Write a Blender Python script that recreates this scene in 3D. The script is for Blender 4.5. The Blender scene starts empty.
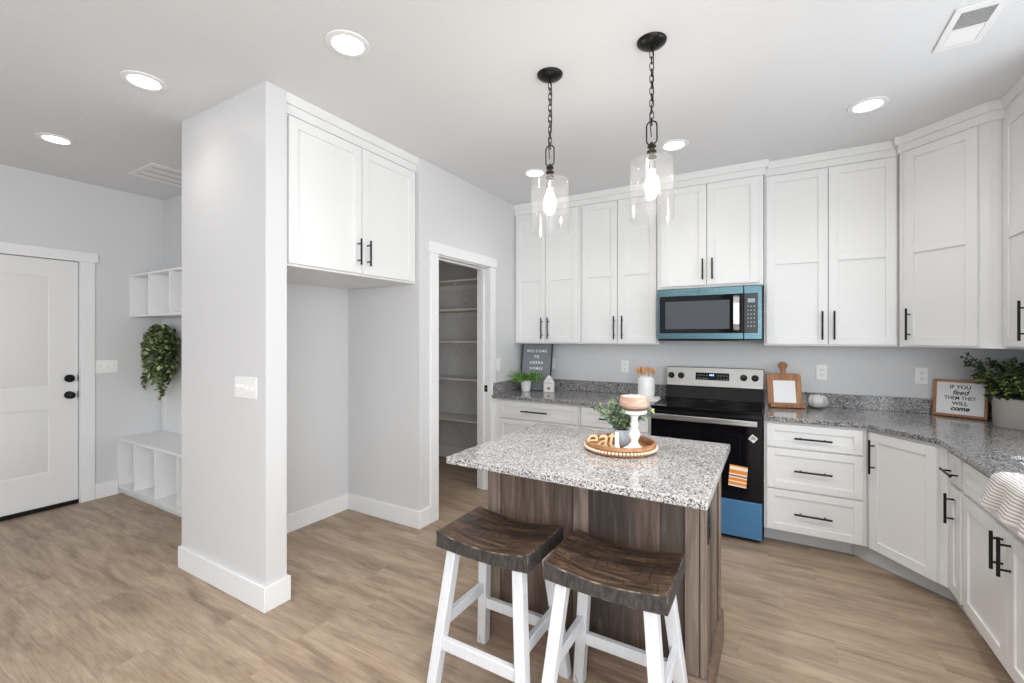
import bpy, bmesh, math, random
from mathutils import Vector, Matrix
PI = math.pi
SC = bpy.context.scene
COL = SC.collection

# ------------------------------------------------------------------ camera
cam_d = bpy.data.cameras.new('camera')
cam = bpy.data.objects.new('camera', cam_d)
COL.objects.link(cam)
cam.location = (0, 0, 1.42)
cam.rotation_euler = (PI / 2, 0, 0.529)
cam_d.sensor_width = 36
cam_d.lens = 446.9 / 1024 * 36
cam_d.shift_y = -4.9 / 1024
cam_d.clip_start = 0.05
SC.camera = cam

# ------------------------------------------------------------------ world, daylight, exposure
world = bpy.data.worlds.new('world')
SC.world = world
world.use_nodes = True
bg = world.node_tree.nodes['Background']
bg.inputs[0].default_value = (0.80, 0.90, 1.0, 1)
bg.inputs[1].default_value = 0.25


def area(name, loc, rot, sx, sy, power, col=(1, 1, 1)):
    l = bpy.data.lights.new(name, 'AREA')
    l.shape = 'RECTANGLE'
    l.size = sx
    l.size_y = sy
    l.energy = power
    l.color = col
    o = bpy.data.objects.new(name, l)
    COL.objects.link(o)
    o.location = loc
    o.rotation_euler = rot
    return o


W_SL, W_SR, W_E, W_ES, W_DL, W_DK, W_DB, W_P = 10, 56, 150, 20, 7, 12, 66, 7   # lamp, window and added daylight powers in watts
# unseen area lights added for daylight from the south (behind the camera); no windows modelled
for wx, pw_ in ((-3.7, W_SL), (-1.75, W_SL), (0.2, W_SR)):
    area('daylight_area', (wx, -3.25, 1.5), (PI / 2, 0, 0), 1.5, 1.9, pw_, (0.92, 0.96, 1.0))
# daylight through the wide window of the east wall, right of and behind the camera
area('daylight_area', (1.47, -1.25, 1.45), (PI / 2, 0, PI / 2), 2.9, 2.1, W_E, (0.92, 0.96, 1.0))
# and through the window over the sink in the east wall, just outside the photo
area('daylight_area', (1.46, 2.33, 1.62), (PI / 2, 0, PI / 2), 0.88, 1.0, W_ES, (0.88, 0.94, 1.0))

SC.view_settings.view_transform = 'Standard'
SC.view_settings.look = 'None'
SC.view_settings.gamma = 1
SC.view_settings.use_curve_mapping = False
SC.view_settings.exposure = 0.1
SC.cycles.use_denoising = True
SC.cycles.max_bounces = 8
SC.cycles.diffuse_bounces = 6
SC.cycles.glossy_bounces = 4
SC.cycles.transparent_max_bounces = 16
SC.cycles.sample_clamp_indirect = 6
SC.cycles.caustics_reflective = False
SC.cycles.caustics_refractive = False


# ------------------------------------------------------------------ materials
def lin(r, g, b):
    f = lambda c: (c / 255 / 12.92) if c / 255 <= 0.04045 else ((c / 255 + 0.055) / 1.055) ** 2.4
    return (f(r), f(g), f(b), 1)


def new_mat(name):
    m = bpy.data.materials.new(name)
    m.use_nodes = True
    nt = m.node_tree
    return m, nt, nt.nodes['Principled BSDF']


def plain(name, col, rough=0.5, metal=0.0, bump=0.0, bscale=60, spec=0.5, var=0.03):
    m, nt, b = new_mat(name)
    n = nt.nodes
    b.inputs['Roughness'].default_value = rough
    b.inputs['Metallic'].default_value = metal
    b.inputs['Specular IOR Level'].default_value = spec
    tc = n.new('ShaderNodeTexCoord')
    nz = n.new('ShaderNodeTexNoise')
    nz.inputs['Scale'].default_value = bscale
    nz.inputs['Detail'].default_value = 4
    nt.links.new(tc.outputs['Object'], nz.inputs['Vector'])
    mx = n.new('ShaderNodeMix')
    mx.data_type = 'RGBA'
    mx.inputs[6].default_value = tuple(c * (1 - var) for c in col[:3]) + (1,)
    mx.inputs[7].default_value = tuple(min(1, c * (1 + var)) for c in col[:3]) + (1,)
    nt.links.new(nz.outputs['Fac'], mx.inputs[0])
    nt.links.new(mx.outputs[2], b.inputs['Base Color'])
    if bump:
        bp = n.new('ShaderNodeBump')
        bp.inputs['Strength'].default_value = bump
        bp.inputs['Distance'].default_value = 0.004
        nt.links.new(nz.outputs['Fac'], bp.inputs['Height'])
        nt.links.new(bp.outputs[0], b.inputs['Normal'])
    return m


def emis(name, col, strength):
    m, nt, b = new_mat(name)
    b.inputs['Base Color'].default_value = (0.9, 0.9, 0.9, 1)
    b.inputs['Emission Color'].default_value = col
    b.inputs['Emission Strength'].default_value = strength
    return m


def ramp(nt, stops):
    r = nt.nodes.new('ShaderNodeValToRGB')
    e = r.color_ramp.elements
    while len(e) < len(stops):
        e.new(0.5)
    for i, (p, c) in enumerate(stops):
        e[i].position = p
        e[i].color = c
    return r


def math_node(nt, op, a, b=None):
    n = nt.nodes.new('ShaderNodeMath')
    n.operation = op
    for i, v in enumerate((a, b)):
        if v is None:
            continue
        if isinstance(v, (int, float)):
            n.inputs[i].default_value = v
        else:
            nt.links.new(v, n.inputs[i])
    return n.outputs[0]


def mixcol(nt, fac, a, b, mode='MIX'):
    n = nt.nodes.new('ShaderNodeMix')
    n.data_type = 'RGBA'
    n.blend_type = mode
    for i, v in ((0, fac), (6, a), (7, b)):
        if isinstance(v, (int, float)):
            n.inputs[i].default_value = v
        elif isinstance(v, tuple):
            n.inputs[i].default_value = v
        else:
            nt.links.new(v, n.inputs[i])
    return n.outputs[2]


def combine(nt, x, y, z):
    n = nt.nodes.new('ShaderNodeCombineXYZ')
    for i, v in enumerate((x, y, z)):
        if isinstance(v, (int, float)):
            n.inputs[i].default_value = v
        else:
            nt.links.new(v, n.inputs[i])
    return n.outputs[0]


def noise(nt, vec, scale, detail=4, rough=0.5, dist=0.0):
    n = nt.nodes.new('ShaderNodeTexNoise')
    n.inputs['Scale'].default_value = scale
    n.inputs['Detail'].default_value = detail
    n.inputs['Roughness'].default_value = rough
    n.inputs['Distortion'].default_value = dist
    nt.links.new(vec, n.inputs['Vector'])
    return n.outputs['Fac']


def floor_mat():
    m, nt, b = new_mat('vinyl_plank')
    tc = nt.nodes.new('ShaderNodeTexCoord')
    sp = nt.nodes.new('ShaderNodeSeparateXYZ')
    nt.links.new(tc.outputs['Object'], sp.inputs[0])
    x, y = sp.outputs[0], sp.outputs[1]
    PW, PL = 0.183, 1.22
    yr = math_node(nt, 'DIVIDE', y, PW)
    row = math_node(nt, 'FLOOR', yr)
    wn = nt.nodes.new('ShaderNodeTexWhiteNoise')
    wn.noise_dimensions = '1D'
    nt.links.new(row, wn.inputs['W'])
    xo = math_node(nt, 'ADD', math_node(nt, 'DIVIDE', x, PL), wn.outputs['Value'])
    col = math_node(nt, 'FLOOR', xo)
    wn2 = nt.nodes.new('ShaderNodeTexWhiteNoise')
    wn2.noise_dimensions = '2D'
    nt.links.new(combine(nt, row, col, 0), wn2.inputs['Vector'])
    rnd = wn2.outputs['Value']
    off = math_node(nt, 'MULTIPLY', rnd, 37.0)
    # cathedral grain
    gv = combine(nt, math_node(nt, 'MULTIPLY', x, 1.0), math_node(nt, 'MULTIPLY', y, 5.5), off)
    g1 = noise(nt, gv, 1.7, 5, 0.55, 0.9)
    gv2 = combine(nt, math_node(nt, 'MULTIPLY', x, 5.0), math_node(nt, 'MULTIPLY', y, 90.0), off)
    g2 = noise(nt, gv2, 1.5, 4, 0.6, 0.3)
    gv3 = combine(nt, math_node(nt, 'MULTIPLY', x, 1.0), math_node(nt, 'MULTIPLY', y, 3.0), off)
    g3 = noise(nt, gv3, 2.2, 5, 0.6, 0.8)
    r1 = ramp(nt, [(0.28, lin(134, 116, 98)), (0.42, lin(159, 139, 119)), (0.56, lin(176, 156, 135)), (0.74, lin(187, 168, 147))])
    nt.links.new(g1, r1.inputs[0])
    c = mixcol(nt, math_node(nt, 'MULTIPLY', rnd, 0.30), r1.outputs[0], lin(158, 139, 119))
    r2 = ramp(nt, [(0.38, (0.82, 0.81, 0.80, 1)), (0.58, (1.04, 1.04, 1.04, 1))])
    nt.links.new(g2, r2.inputs[0])
    c = mixcol(nt, 1.0, c, r2.outputs[0], 'MULTIPLY')
    g4 = noise(nt, combine(nt, math_node(nt, 'MULTIPLY', x, 1.1), math_node(nt, 'MULTIPLY', y, 16.0), off), 1.8, 6, 0.6, 0.9)
    r4 = ramp(nt, [(0.36, (0.74, 0.71, 0.69, 1)), (0.50, (1, 1, 1, 1)), (0.7, (1.05, 1.05, 1.04, 1))])
    nt.links.new(g4, r4.inputs[0])
    c = mixcol(nt, 0.6, c, r4.outputs[0], 'MULTIPLY')
    r3 = ramp(nt, [(0.30, (0.74, 0.73, 0.73, 1)), (0.46, (1, 1, 1, 1))])
    nt.links.new(g3, r3.inputs[0])
    c = mixcol(nt, 0.6, c, r3.outputs[0], 'MULTIPLY')
    kn = nt.nodes.new('ShaderNodeTexVoronoi')
    kn.inputs['Scale'].default_value = 1.0
    nt.links.new(combine(nt, math_node(nt, 'MULTIPLY', x, 1.5), math_node(nt, 'MULTIPLY', y, 4.2), off), kn.inputs['Vector'])
    rk = ramp(nt, [(0.05, (0.50, 0.45, 0.42, 1)), (0.15, (1, 1, 1, 1))])
    nt.links.new(math_node(nt, 'ADD', kn.outputs['Distance'], math_node(nt, 'MULTIPLY', g2, 0.12)), rk.inputs[0])
    c = mixcol(nt, 0.85, c, rk.outputs[0], 'MULTIPLY')
    fy = math_node(nt, 'FRACT', yr)
    fx = math_node(nt, 'FRACT', xo)
    e1 = math_node(nt, 'LESS_THAN', fy, 0.012)
    e2 = math_node(nt, 'LESS_THAN', fx, 0.002)
    e = math_node(nt, 'MAXIMUM', e1, e2)
    c = mixcol(nt, math_node(nt, 'MULTIPLY', e, 0.22), c, lin(84, 70, 58))
    nt.links.new(c, b.inputs['Base Color'])
    b.inputs['Roughness'].default_value = 0.42
    b.inputs['Specular IOR Level'].default_value = 0.35
    bp = nt.nodes.new('ShaderNodeBump')
    bp.inputs['Strength'].default_value = 0.12
    bp.inputs['Distance'].default_value = 0.002
    nt.links.new(g2, bp.inputs['Height'])
    nt.links.new(bp.outputs[0], b.inputs['Normal'])
    return m


def granite_mat(name='granite', gain=1.0):
    m, nt, b = new_mat(name)
    tc = nt.nodes.new('ShaderNodeTexCoord')
    v = tc.outputs['Object']

    def vor(scale):
        n = nt.nodes.new('ShaderNodeTexVoronoi')
        n.inputs['Scale'].default_value = scale
        n.inputs['Randomness'].default_value = 1
        # wobble the cells
        nz = nt.nodes.new('ShaderNodeTexNoise')
        nz.inputs['Scale'].default_value = scale * 0.9
        nt.links.new(v, nz.inputs['Vector'])
        mm = nt.nodes.new('ShaderNodeVectorMath')
        mm.operation = 'MULTIPLY_ADD'
        mm.inputs[1].default_value = (0.012,) * 3
        nt.links.new(nz.outputs['Color'], mm.inputs[0])
        nt.links.new(v, mm.inputs[2])
        nt.links.new(mm.outputs[0], n.inputs['Vector'])
        s = nt.nodes.new('ShaderNodeSeparateColor')
        nt.links.new(n.outputs['Color'], s.inputs[0])
        return s.outputs[0], s.outputs[1]
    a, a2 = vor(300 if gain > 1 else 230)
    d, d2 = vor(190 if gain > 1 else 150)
    r = ramp(nt, [(0.0, lin(58, 62, 72)), (0.17, lin(116, 119, 126)), (0.38, lin(160, 158, 157)), (0.66, lin(188, 183, 177)), (0.92, lin(216, 212, 207))])
    r.color_ramp.interpolation = 'CONSTANT'
    nt.links.new(a, r.inputs[0])
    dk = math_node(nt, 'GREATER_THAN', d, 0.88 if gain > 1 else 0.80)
    c = mixcol(nt, math_node(nt, 'MULTIPLY', dk, 0.85), r.outputs[0], lin(34, 36, 42))
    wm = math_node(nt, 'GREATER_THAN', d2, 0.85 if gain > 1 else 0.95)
    c = mixcol(nt, math_node(nt, 'MULTIPLY', wm, 0.35), c, lin(206, 192, 176))
    big = noise(nt, v, 5, 3)
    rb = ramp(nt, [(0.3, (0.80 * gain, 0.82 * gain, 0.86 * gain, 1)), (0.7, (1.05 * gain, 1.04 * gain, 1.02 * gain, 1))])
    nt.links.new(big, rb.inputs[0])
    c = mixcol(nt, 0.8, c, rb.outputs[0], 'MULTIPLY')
    nt.links.new(c, b.inputs['Base Color'])
    b.inputs['Roughness'].default_value = 0.12
    b.inputs['Specular IOR Level'].default_value = 0.5
    return m


def wood_mat(name, dark, mid, light, axis=0, scale=1.0, rough=0.5, plank=0.0, bump=0.2, stretch=12):
    """grain runs along axis; plank > 0 gives boards of that width a tone each (boards stand side by side across x+y)"""
    m, nt, b = new_mat(name)
    tc = nt.nodes.new('ShaderNodeTexCoord')
    sp = nt.nodes.new('ShaderNodeSeparateXYZ')
    nt.links.new(tc.outputs['Object'], sp.inputs[0])
    xyz = [sp.outputs[i] for i in range(3)]
    sc = [stretch] * 3
    sc[axis] = 1.0
    v = [math_node(nt, 'MULTIPLY', xyz[i], sc[i]) for i in range(3)]
    rnd = None
    if plank:
        u = math_node(nt, 'ADD', xyz[0], xyz[1])
        idx = math_node(nt, 'FLOOR', math_node(nt, 'DIVIDE', u, plank))
        wn = nt.nodes.new('ShaderNodeTexWhiteNoise')
        wn.noise_dimensions = '1D'
        nt.links.new(idx, wn.inputs['W'])
        rnd = wn.outputs['Value']
        v[axis] = math_node(nt, 'ADD', v[axis], math_node(nt, 'MULTIPLY', rnd, 23.0))
    g = noise(nt, combine(nt, *v), 2.0 * scale, 6, 0.6, 1.2)
    r = ramp(nt, [(0.25, dark), (0.5, mid), (0.75, light)])
    nt.links.new(g, r.inputs[0])
    c = r.outputs[0]
    if rnd is not None:
        rr = ramp(nt, [(0.0, (0.50, 0.51, 0.54, 1)), (0.45, (0.95, 0.90, 0.88, 1)), (1.0, (1.55, 1.40, 1.30, 1))])
        nt.links.new(rnd, rr.inputs[0])
        c = mixcol(nt, 1.0, c, rr.outputs[0], 'MULTIPLY')
        seam = math_node(nt, 'LESS_THAN', math_node(nt, 'FRACT', math_node(nt, 'DIVIDE', u, plank)), 0.02)
        c = mixcol(nt, math_node(nt, 'MULTIPLY', seam, 0.45), c, lin(30, 24, 20))
        kn = nt.nodes.new('ShaderNodeTexVoronoi')
        kn.inputs['Scale'].default_value = 3.0
        nt.links.new(combine(nt, xyz[0], xyz[1], math_node(nt, 'MULTIPLY', xyz[2], 0.6)), kn.inputs['Vector'])
        rk = ramp(nt, [(0.03, (0.35, 0.25, 0.22, 1)), (0.09, (1, 1, 1, 1))])
        nt.links.new(kn.outputs['Distance'], rk.inputs[0])
        c = mixcol(nt, 0.8, c, rk.outputs[0], 'MULTIPLY')
    nt.links.new(c, b.inputs['Base Color'])
    b.inputs['Roughness'].default_value = rough
    if bump:
        bp = nt.nodes.new('ShaderNodeBump')
        bp.inputs['Strength'].default_value = bump
        bp.inputs['Distance'].default_value = 0.003
        nt.links.new(g, bp.inputs['Height'])
        nt.links.new(bp.outputs[0], b.inputs['Normal'])
    return m


def sawn_mat():
    """dark stool seat: brown grain with rough saw cuts across and worn pale edges"""
    m, nt, b = new_mat('rough_sawn_dark_wood')
    tc = nt.nodes.new('ShaderNodeTexCoord')
    sp = nt.nodes.new('ShaderNodeSeparateXYZ')
    nt.links.new(tc.outputs['Object'], sp.inputs[0])
    x, y, z = sp.outputs
    g = noise(nt, combine(nt, math_node(nt, 'MULTIPLY', x, 3), math_node(nt, 'MULTIPLY', y, 26), math_node(nt, 'MULTIPLY', z, 26)), 2, 6, 0.62, 0.8)
    r = ramp(nt, [(0.34, lin(34, 29, 26)), (0.50, lin(70, 54, 43)), (0.68, lin(112, 88, 68))])
    nt.links.new(g, r.inputs[0])
    # saw marks: thin dark lines running across the seat, broken up
    wob = noise(nt, combine(nt, x, math_node(nt, 'MULTIPLY', y, 3), 0), 9, 3)
    ph = math_node(nt, 'FRACT', math_node(nt, 'ADD', math_node(nt, 'MULTIPLY', x, 26), math_node(nt, 'MULTIPLY', wob, 1.2)))
    ln = math_node(nt, 'LESS_THAN', ph, 0.10)
    brk = math_node(nt, 'GREATER_THAN', noise(nt, combine(nt, math_node(nt, 'MULTIPLY', x, 30), math_node(nt, 'MULTIPLY', y, 12), 3), 1, 2), 0.50)
    cut = math_node(nt, 'MULTIPLY', ln, brk)
    c = mixcol(nt, math_node(nt, 'MULTIPLY', cut, 0.75), r.outputs[0], lin(28, 22, 18))
    geo = nt.nodes.new('ShaderNodeNewGeometry')
    pr = ramp(nt, [(0.53, (0, 0, 0, 1)), (0.58, (1, 1, 1, 1))])
    nt.links.new(geo.outputs['Pointiness'], pr.inputs[0])
    wr = math_node(nt, 'MULTIPLY', pr.outputs[0], 0.55)
    c = mixcol(nt, wr, c, lin(168, 140, 112))
    nt.links.new(c, b.inputs['Base Color'])
    b.inputs['Roughness'].default_value = 0.42
    bp = nt.nodes.new('ShaderNodeBump')
    bp.inputs['Strength'].default_value = 0.35
    bp.inputs['Distance'].default_value = 0.003
    nt.links.new(math_node(nt, 'SUBTRACT', g, cut), bp.inputs['Height'])
    nt.links.new(bp.outputs[0], b.inputs['Normal'])
    return m


def seat_side_mat(name, worn):
    m, nt, b = new_mat(name)
    tc = nt.nodes.new('ShaderNodeTexCoord')
    sp = nt.nodes.new('ShaderNodeSeparateXYZ')
    nt.links.new(tc.outputs['Object'], sp.inputs[0])
    x, y, z = sp.outputs
    g = noise(nt, combine(nt, math_node(nt, 'MULTIPLY', math_node(nt, 'ADD', x, y), 40), 0, math_node(nt, 'MULTIPLY', z, 14)), 1.6, 5, 0.6)
    if worn:
        g = noise(nt, tc.outputs['Object'], 26, 4)
        r = ramp(nt, [(0.46, lin(50, 43, 38)), (0.70, lin(140, 120, 102))])
    else:
        r = ramp(nt, [(0.3, lin(30, 28, 28)), (0.5, lin(56, 53, 52)), (0.75, lin(82, 78, 76))])
    nt.links.new(g, r.inputs[0])
    nt.links.new(r.outputs[0], b.inputs['Base Color'])
    b.inputs['Roughness'].default_value = 0.5
    bp = nt.nodes.new('ShaderNodeBump')
    bp.inputs['Strength'].default_value = 0.4
    bp.inputs['Distance'].default_value = 0.003
    nt.links.new(g, bp.inputs['Height'])
    nt.links.new(bp.outputs[0], b.inputs['Normal'])
    return m


def distressed_white():
    m, nt, b = new_mat('distressed_white_paint')
    tc = nt.nodes.new('ShaderNodeTexCoord')
    sp = nt.nodes.new('ShaderNodeSeparateXYZ')
    nt.links.new(tc.outputs['Object'], sp.inputs[0])
    x, y, z = sp.outputs
    s = noise(nt, combine(nt, math_node(nt, 'MULTIPLY', x, 60), math_node(nt, 'MULTIPLY', y, 60), math_node(nt, 'MULTIPLY', z, 9)), 1, 5, 0.6, 0.5)
    r = ramp(nt, [(0.25, lin(96, 86, 78)), (0.33, lin(206, 207, 210)), (0.8, lin(216, 218, 221))])
    nt.links.new(s, r.inputs[0])
    nt.links.new(r.outputs[0], b.inputs['Base Color'])
    b.inputs['Roughness'].default_value = 0.5
    return m


def stripes_mat():
    m, nt, b = new_mat('striped_cotton')
    tc = nt.nodes.new('ShaderNodeTexCoord')
    sp = nt.nodes.new('ShaderNodeSeparateXYZ')
    nt.links.new(tc.outputs['UV'], sp.inputs[0])
    ph = math_node(nt, 'FRACT', math_node(nt, 'MULTIPLY', sp.outputs[1], 18))
    r = ramp(nt, [(0.0, lin(226, 223, 221)), (0.42, lin(226, 223, 221)), (0.54, lin(168, 158, 154)), (0.92, lin(168, 158, 154)), (1.0, lin(226, 223, 221))])
    nt.links.new(ph, r.inputs[0])
    edge = math_node(nt, 'GREATER_THAN', sp.outputs[1], 0.955)
    c = mixcol(nt, edge, r.outputs[0], lin(246, 244, 240))
    nt.links.new(c, b.inputs['Base Color'])
    b.inputs['Roughness'].default_value = 0.9
    bp = nt.nodes.new('ShaderNodeBump')
    bp.inputs['Strength'].default_value = 0.5
    bp.inputs['Distance'].default_value = 0.002
    nt.links.new(ph, bp.inputs['Height'])
    nt.links.new(bp.outputs[0], b.inputs['Normal'])
    return m


def leaf_mat(name, c1, c2, c3, scale=25):
    m, nt, b = new_mat(name)
    tc = nt.nodes.new('ShaderNodeTexCoord')
    n = nt.nodes.new('ShaderNodeTexWhiteNoise')
    n.noise_dimensions = '3D'
    at = nt.nodes.new('ShaderNodeAttribute')
    at.attribute_name = 'tone'
    r = ramp(nt, [(0.0, c1), (0.55, c2), (1.0, c3)])
    nt.links.new(at.outputs['Fac'], r.inputs[0])
    nz = noise(nt, tc.outputs['Object'], scale * 4, 3)
    r2 = ramp(nt, [(0.3, (0.8, 0.8, 0.8, 1)), (0.7, (1.1, 1.1, 1.1, 1))])
    nt.links.new(nz, r2.inputs[0])
    c = mixcol(nt, 1.0, r.outputs[0], r2.outputs[0], 'MULTIPLY')
    nt.links.new(c, b.inputs['Base Color'])
    b.inputs['Roughness'].default_value = 0.5
    return m


def glass_mat(name, tint=(1, 1, 1, 1), seeds=True, rough=0.02, base=0.05, haze=0.0):
    """thin clear glass: mostly see-through, reflecting more at the rims"""
    m = bpy.data.materials.new(name)
    m.use_nodes = True
    nt = m.node_tree
    nt.nodes.clear()
    out = nt.nodes.new('ShaderNodeOutputMaterial')
    tr = nt.nodes.new('ShaderNodeBsdfTransparent')
    tr.inputs[0].default_value = tint
    gl = nt.nodes.new('ShaderNodeBsdfGlossy')
    gl.inputs['Roughness'].default_value = rough
    lw = nt.nodes.new('ShaderNodeLayerWeight')
    lw.inputs['Blend'].default_value = 0.35
    r = ramp(nt, [(0.0, (base,) * 3 + (1,)), (0.6, (base * 2.0,) * 3 + (1,)), (1.0, (0.75, 0.75, 0.75, 1))])
    nt.links.new(lw.outputs['Facing'], r.inputs[0])
    mx = nt.nodes.new('ShaderNodeMixShader')
    nt.links.new(r.outputs[0], mx.inputs[0])
    nt.links.new(tr.outputs[0], mx.inputs[1])
    nt.links.new(gl.outputs[0], mx.inputs[2])
    last = mx.outputs[0]
    if haze:
        df = nt.nodes.new('ShaderNodeBsdfTranslucent')
        df.inputs[0].default_value = (1, 1, 1, 1)
        m2 = nt.nodes.new('ShaderNodeMixShader')
        m2.inputs[0].default_value = haze
        nt.links.new(last, m2.inputs[1])
        nt.links.new(df.outputs[0], m2.inputs[2])
        last = m2.outputs[0]
    if seeds:
        tc = nt.nodes.new('ShaderNodeTexCoord')
        nz = noise(nt, tc.outputs['Object'], 30, 2)
        bp = nt.nodes.new('ShaderNodeBump')
        bp.inputs['Strength'].default_value = 0.25
        bp.inputs['Distance'].default_value = 0.004
        nt.links.new(nz, bp.inputs['Height'])
        nt.links.new(bp.outputs[0], gl.inputs['Normal'])
    nt.links.new(last, out.inputs[0])
    return m


def brushed(name, col, rough=0.28, axis=0):
    m, nt, b = new_mat(name)
    tc = nt.nodes.new('ShaderNodeTexCoord')
    mp = nt.nodes.new('ShaderNodeMapping')
    s = [300, 300, 300]
    s[axis] = 4
    mp.inputs['Scale'].default_value = s
    nt.links.new(tc.outputs['Object'], mp.inputs[0])
    nz = noise(nt, mp.outputs[0], 1, 3)
    r = ramp(nt, [(0.3, (rough * 0.8,) * 3 + (1,)), (0.7, (rough * 1.25,) * 3 + (1,))])
    nt.links.new(nz, r.inputs[0])
    nt.links.new(r.outputs[0], b.inputs['Roughness'])
    b.inputs['Base Color'].default_value = col
    b.inputs['Metallic'].default_value = 1
    return m


def label_mat():
    m, nt, b = new_mat('orange_label')
    tc = nt.nodes.new('ShaderNodeTexCoord')
    sp = nt.nodes.new('ShaderNodeSeparateXYZ')
    nt.links.new(tc.outputs['Generated'], sp.inputs[0])
    o, w, br = lin(232, 142, 44), lin(240, 232, 220), lin(150, 74, 40)
    r = ramp(nt, [(0.0, w), (0.06, o), (0.20, w), (0.26, o), (0.40, w), (0.46, br), (0.53, w), (0.60, o), (0.78, w), (0.93, o)])
    r.color_ramp.interpolation = 'CONSTANT'
    nt.links.new(sp.outputs[2], r.inputs[0])
    nt.links.new(r.outputs[0], b.inputs['Base Color'])
    b.inputs['Roughness'].default_value = 0.5
    return m


M = {}
M['wall'] = plain('grey_wall_paint', (0.65, 0.652, 0.655, 1), 0.42, bump=0.05, bscale=220, spec=0.35, var=0.01)
M['ceiling'] = plain('ceiling_paint', (0.725, 0.735, 0.75, 1), 0.9, bump=0.35, bscale=55, spec=0.2, var=0.02)
M['trim'] = plain('white_trim_paint', (0.80, 0.80, 0.80, 1), 0.35, spec=0.4, var=0.01)
M['cab'] = plain('white_cabinet_paint', (0.77, 0.77, 0.765, 1), 0.33, spec=0.4, var=0.01)
M['toe'] = plain('toe_kick_paint', (0.62, 0.63, 0.64, 1), 0.5, var=0.02)
M['black'] = plain('matte_black_metal', (0.012, 0.012, 0.013, 1), 0.38, 0.6)
M['bronze'] = plain('dark_bronze', (0.018, 0.018, 0.018, 1), 0.35, 0.7)
M['wornbronze'] = plain('worn_bronze', (0.06, 0.045, 0.035, 1), 0.35, 0.8, var=0.4)
M['floor'] = floor_mat()
M['granite'] = granite_mat('granite', 0.84)  # same stone, colour lowered to paint in the shade along the walls
M['granite_lit'] = granite_mat('lit_granite', 1.22)  # same stone, colour raised to paint in the island's stronger light
M['island'] = wood_mat('weathered_alder', lin(60, 52, 47), lin(94, 82, 74), lin(128, 113, 102), 2, 1.0, 0.42, plank=0.092, stretch=12)
M['islandrail'] = wood_mat('weathered_alder_rail', lin(70, 58, 50), lin(110, 90, 78), lin(146, 122, 104), 0, 1.0, 0.42, stretch=14)
M['islandpost'] = wood_mat('weathered_alder_post', lin(80, 70, 62), lin(118, 104, 93), lin(150, 134, 120), 2, 1.0, 0.42, stretch=14)
M['sawn'] = sawn_mat()
M['seatside'] = seat_side_mat('charcoal_sawn_edge', False)
M['seatworn'] = seat_side_mat('worn_seat_edge', True)
M['legwhite'] = distressed_white()
M['steel'] = brushed('stainless', (0.38, 0.375, 0.36, 1), 0.4)
M['bright_steel'] = brushed('stainless_handle', (0.52, 0.515, 0.50, 1), 0.3)
M['tealfilm'] = brushed('stainless_under_teal_film', (0.095, 0.165, 0.19, 1), 0.28)
M['bluefilm'] = plain('stainless_under_blue_film', (0.075, 0.22, 0.42, 1), 0.32, 0.35, var=0.05, bscale=9)
M['blackglass'] = plain('black_glass', (0.004, 0.004, 0.005, 1), 0.06, spec=0.22)
M['blackenamel'] = plain('black_enamel', (0.006, 0.006, 0.008, 1), 0.16, spec=0.35)
M['blackguard'] = plain('black_back_guard', (0.005, 0.005, 0.006, 1), 0.35, spec=0.2)
M['greyglass'] = plain('grey_oven_window', (0.075, 0.082, 0.09, 1), 0.16, spec=0.3)
M['burner'] = plain('burner_ring', (0.05, 0.05, 0.055, 1), 0.25)
M['plate'] = plain('white_plastic', (0.84, 0.84, 0.83, 1), 0.35)
M['slot'] = plain('dark_slot', (0.10, 0.10, 0.10, 1), 0.6)
M['lcd'] = emis('blue_display', (0.05, 0.35, 1.0, 1), 1.2)
M['lcd_grey'] = plain('grey_display', (0.25, 0.33, 0.38, 1), 0.2)
M['key'] = plain('key_print', (0.28, 0.29, 0.30, 1), 0.5)
M['lamp'] = emis('lamp_diffuser', (1.0, 0.97, 0.92, 1), 14)
M['lamp_dim'] = emis('dim_lamp_diffuser', (1.0, 0.8, 0.6, 1), 1.5)
M['bulb'] = emis('bulb_glow', (1.0, 0.93, 0.82, 1), 30)
M['clear'] = glass_mat('clear_seeded_glass', haze=0.010, base=0.04)
M['pane'] = glass_mat('window_pane', seeds=False)
M['bulbglass'] = glass_mat('bulb_glass', tint=(1, 0.98, 0.93, 1), seeds=False, haze=0.25)
M['ceramic'] = plain('white_ceramic', (0.80, 0.80, 0.79, 1), 0.25)
M['chalk'] = plain('white_chalk_paint', (0.82, 0.81, 0.79, 1), 0.6, bump=0.1)
M['traywood'] = wood_mat('tray_wood', lin(124, 84, 54), lin(166, 118, 80), lin(196, 152, 112), 0, 1.5, 0.45)
M['bead'] = wood_mat('bead_wood', lin(196, 170, 142), lin(222, 200, 176), lin(236, 220, 200), 2, 2, 0.5)
M['bowl'] = wood_mat('dough_bowl_wood', lin(150, 118, 98), lin(184, 152, 132), lin(206, 182, 168), 0, 1.5, 0.5)
M['bowldark'] = wood_mat('dough_bowl_foot', lin(84, 66, 56), lin(112, 90, 78), lin(138, 116, 102), 0, 1.5, 0.5)
M['wax'] = plain('cream_wax', (0.82, 0.74, 0.62, 1), 0.45)
M['palewood'] = wood_mat('pale_cutout_wood', lin(196, 162, 118), lin(222, 190, 148), lin(236, 210, 172), 0, 2, 0.55)
M['boardwood'] = wood_mat('acacia_board', lin(104, 66, 38), lin(150, 100, 60), lin(182, 130, 84), 2, 1.5, 0.45)
M['framewood'] = wood_mat('frame_wood', lin(118, 78, 44), lin(160, 110, 66), lin(186, 136, 88), 0, 1.5, 0.5)
M['spoonwood'] = wood_mat('spoon_wood', lin(160, 112, 70), lin(200, 150, 102), lin(220, 178, 132), 2, 2, 0.55)
M['paper'] = plain('white_paper', (0.82, 0.82, 0.83, 1), 0.7)
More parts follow.
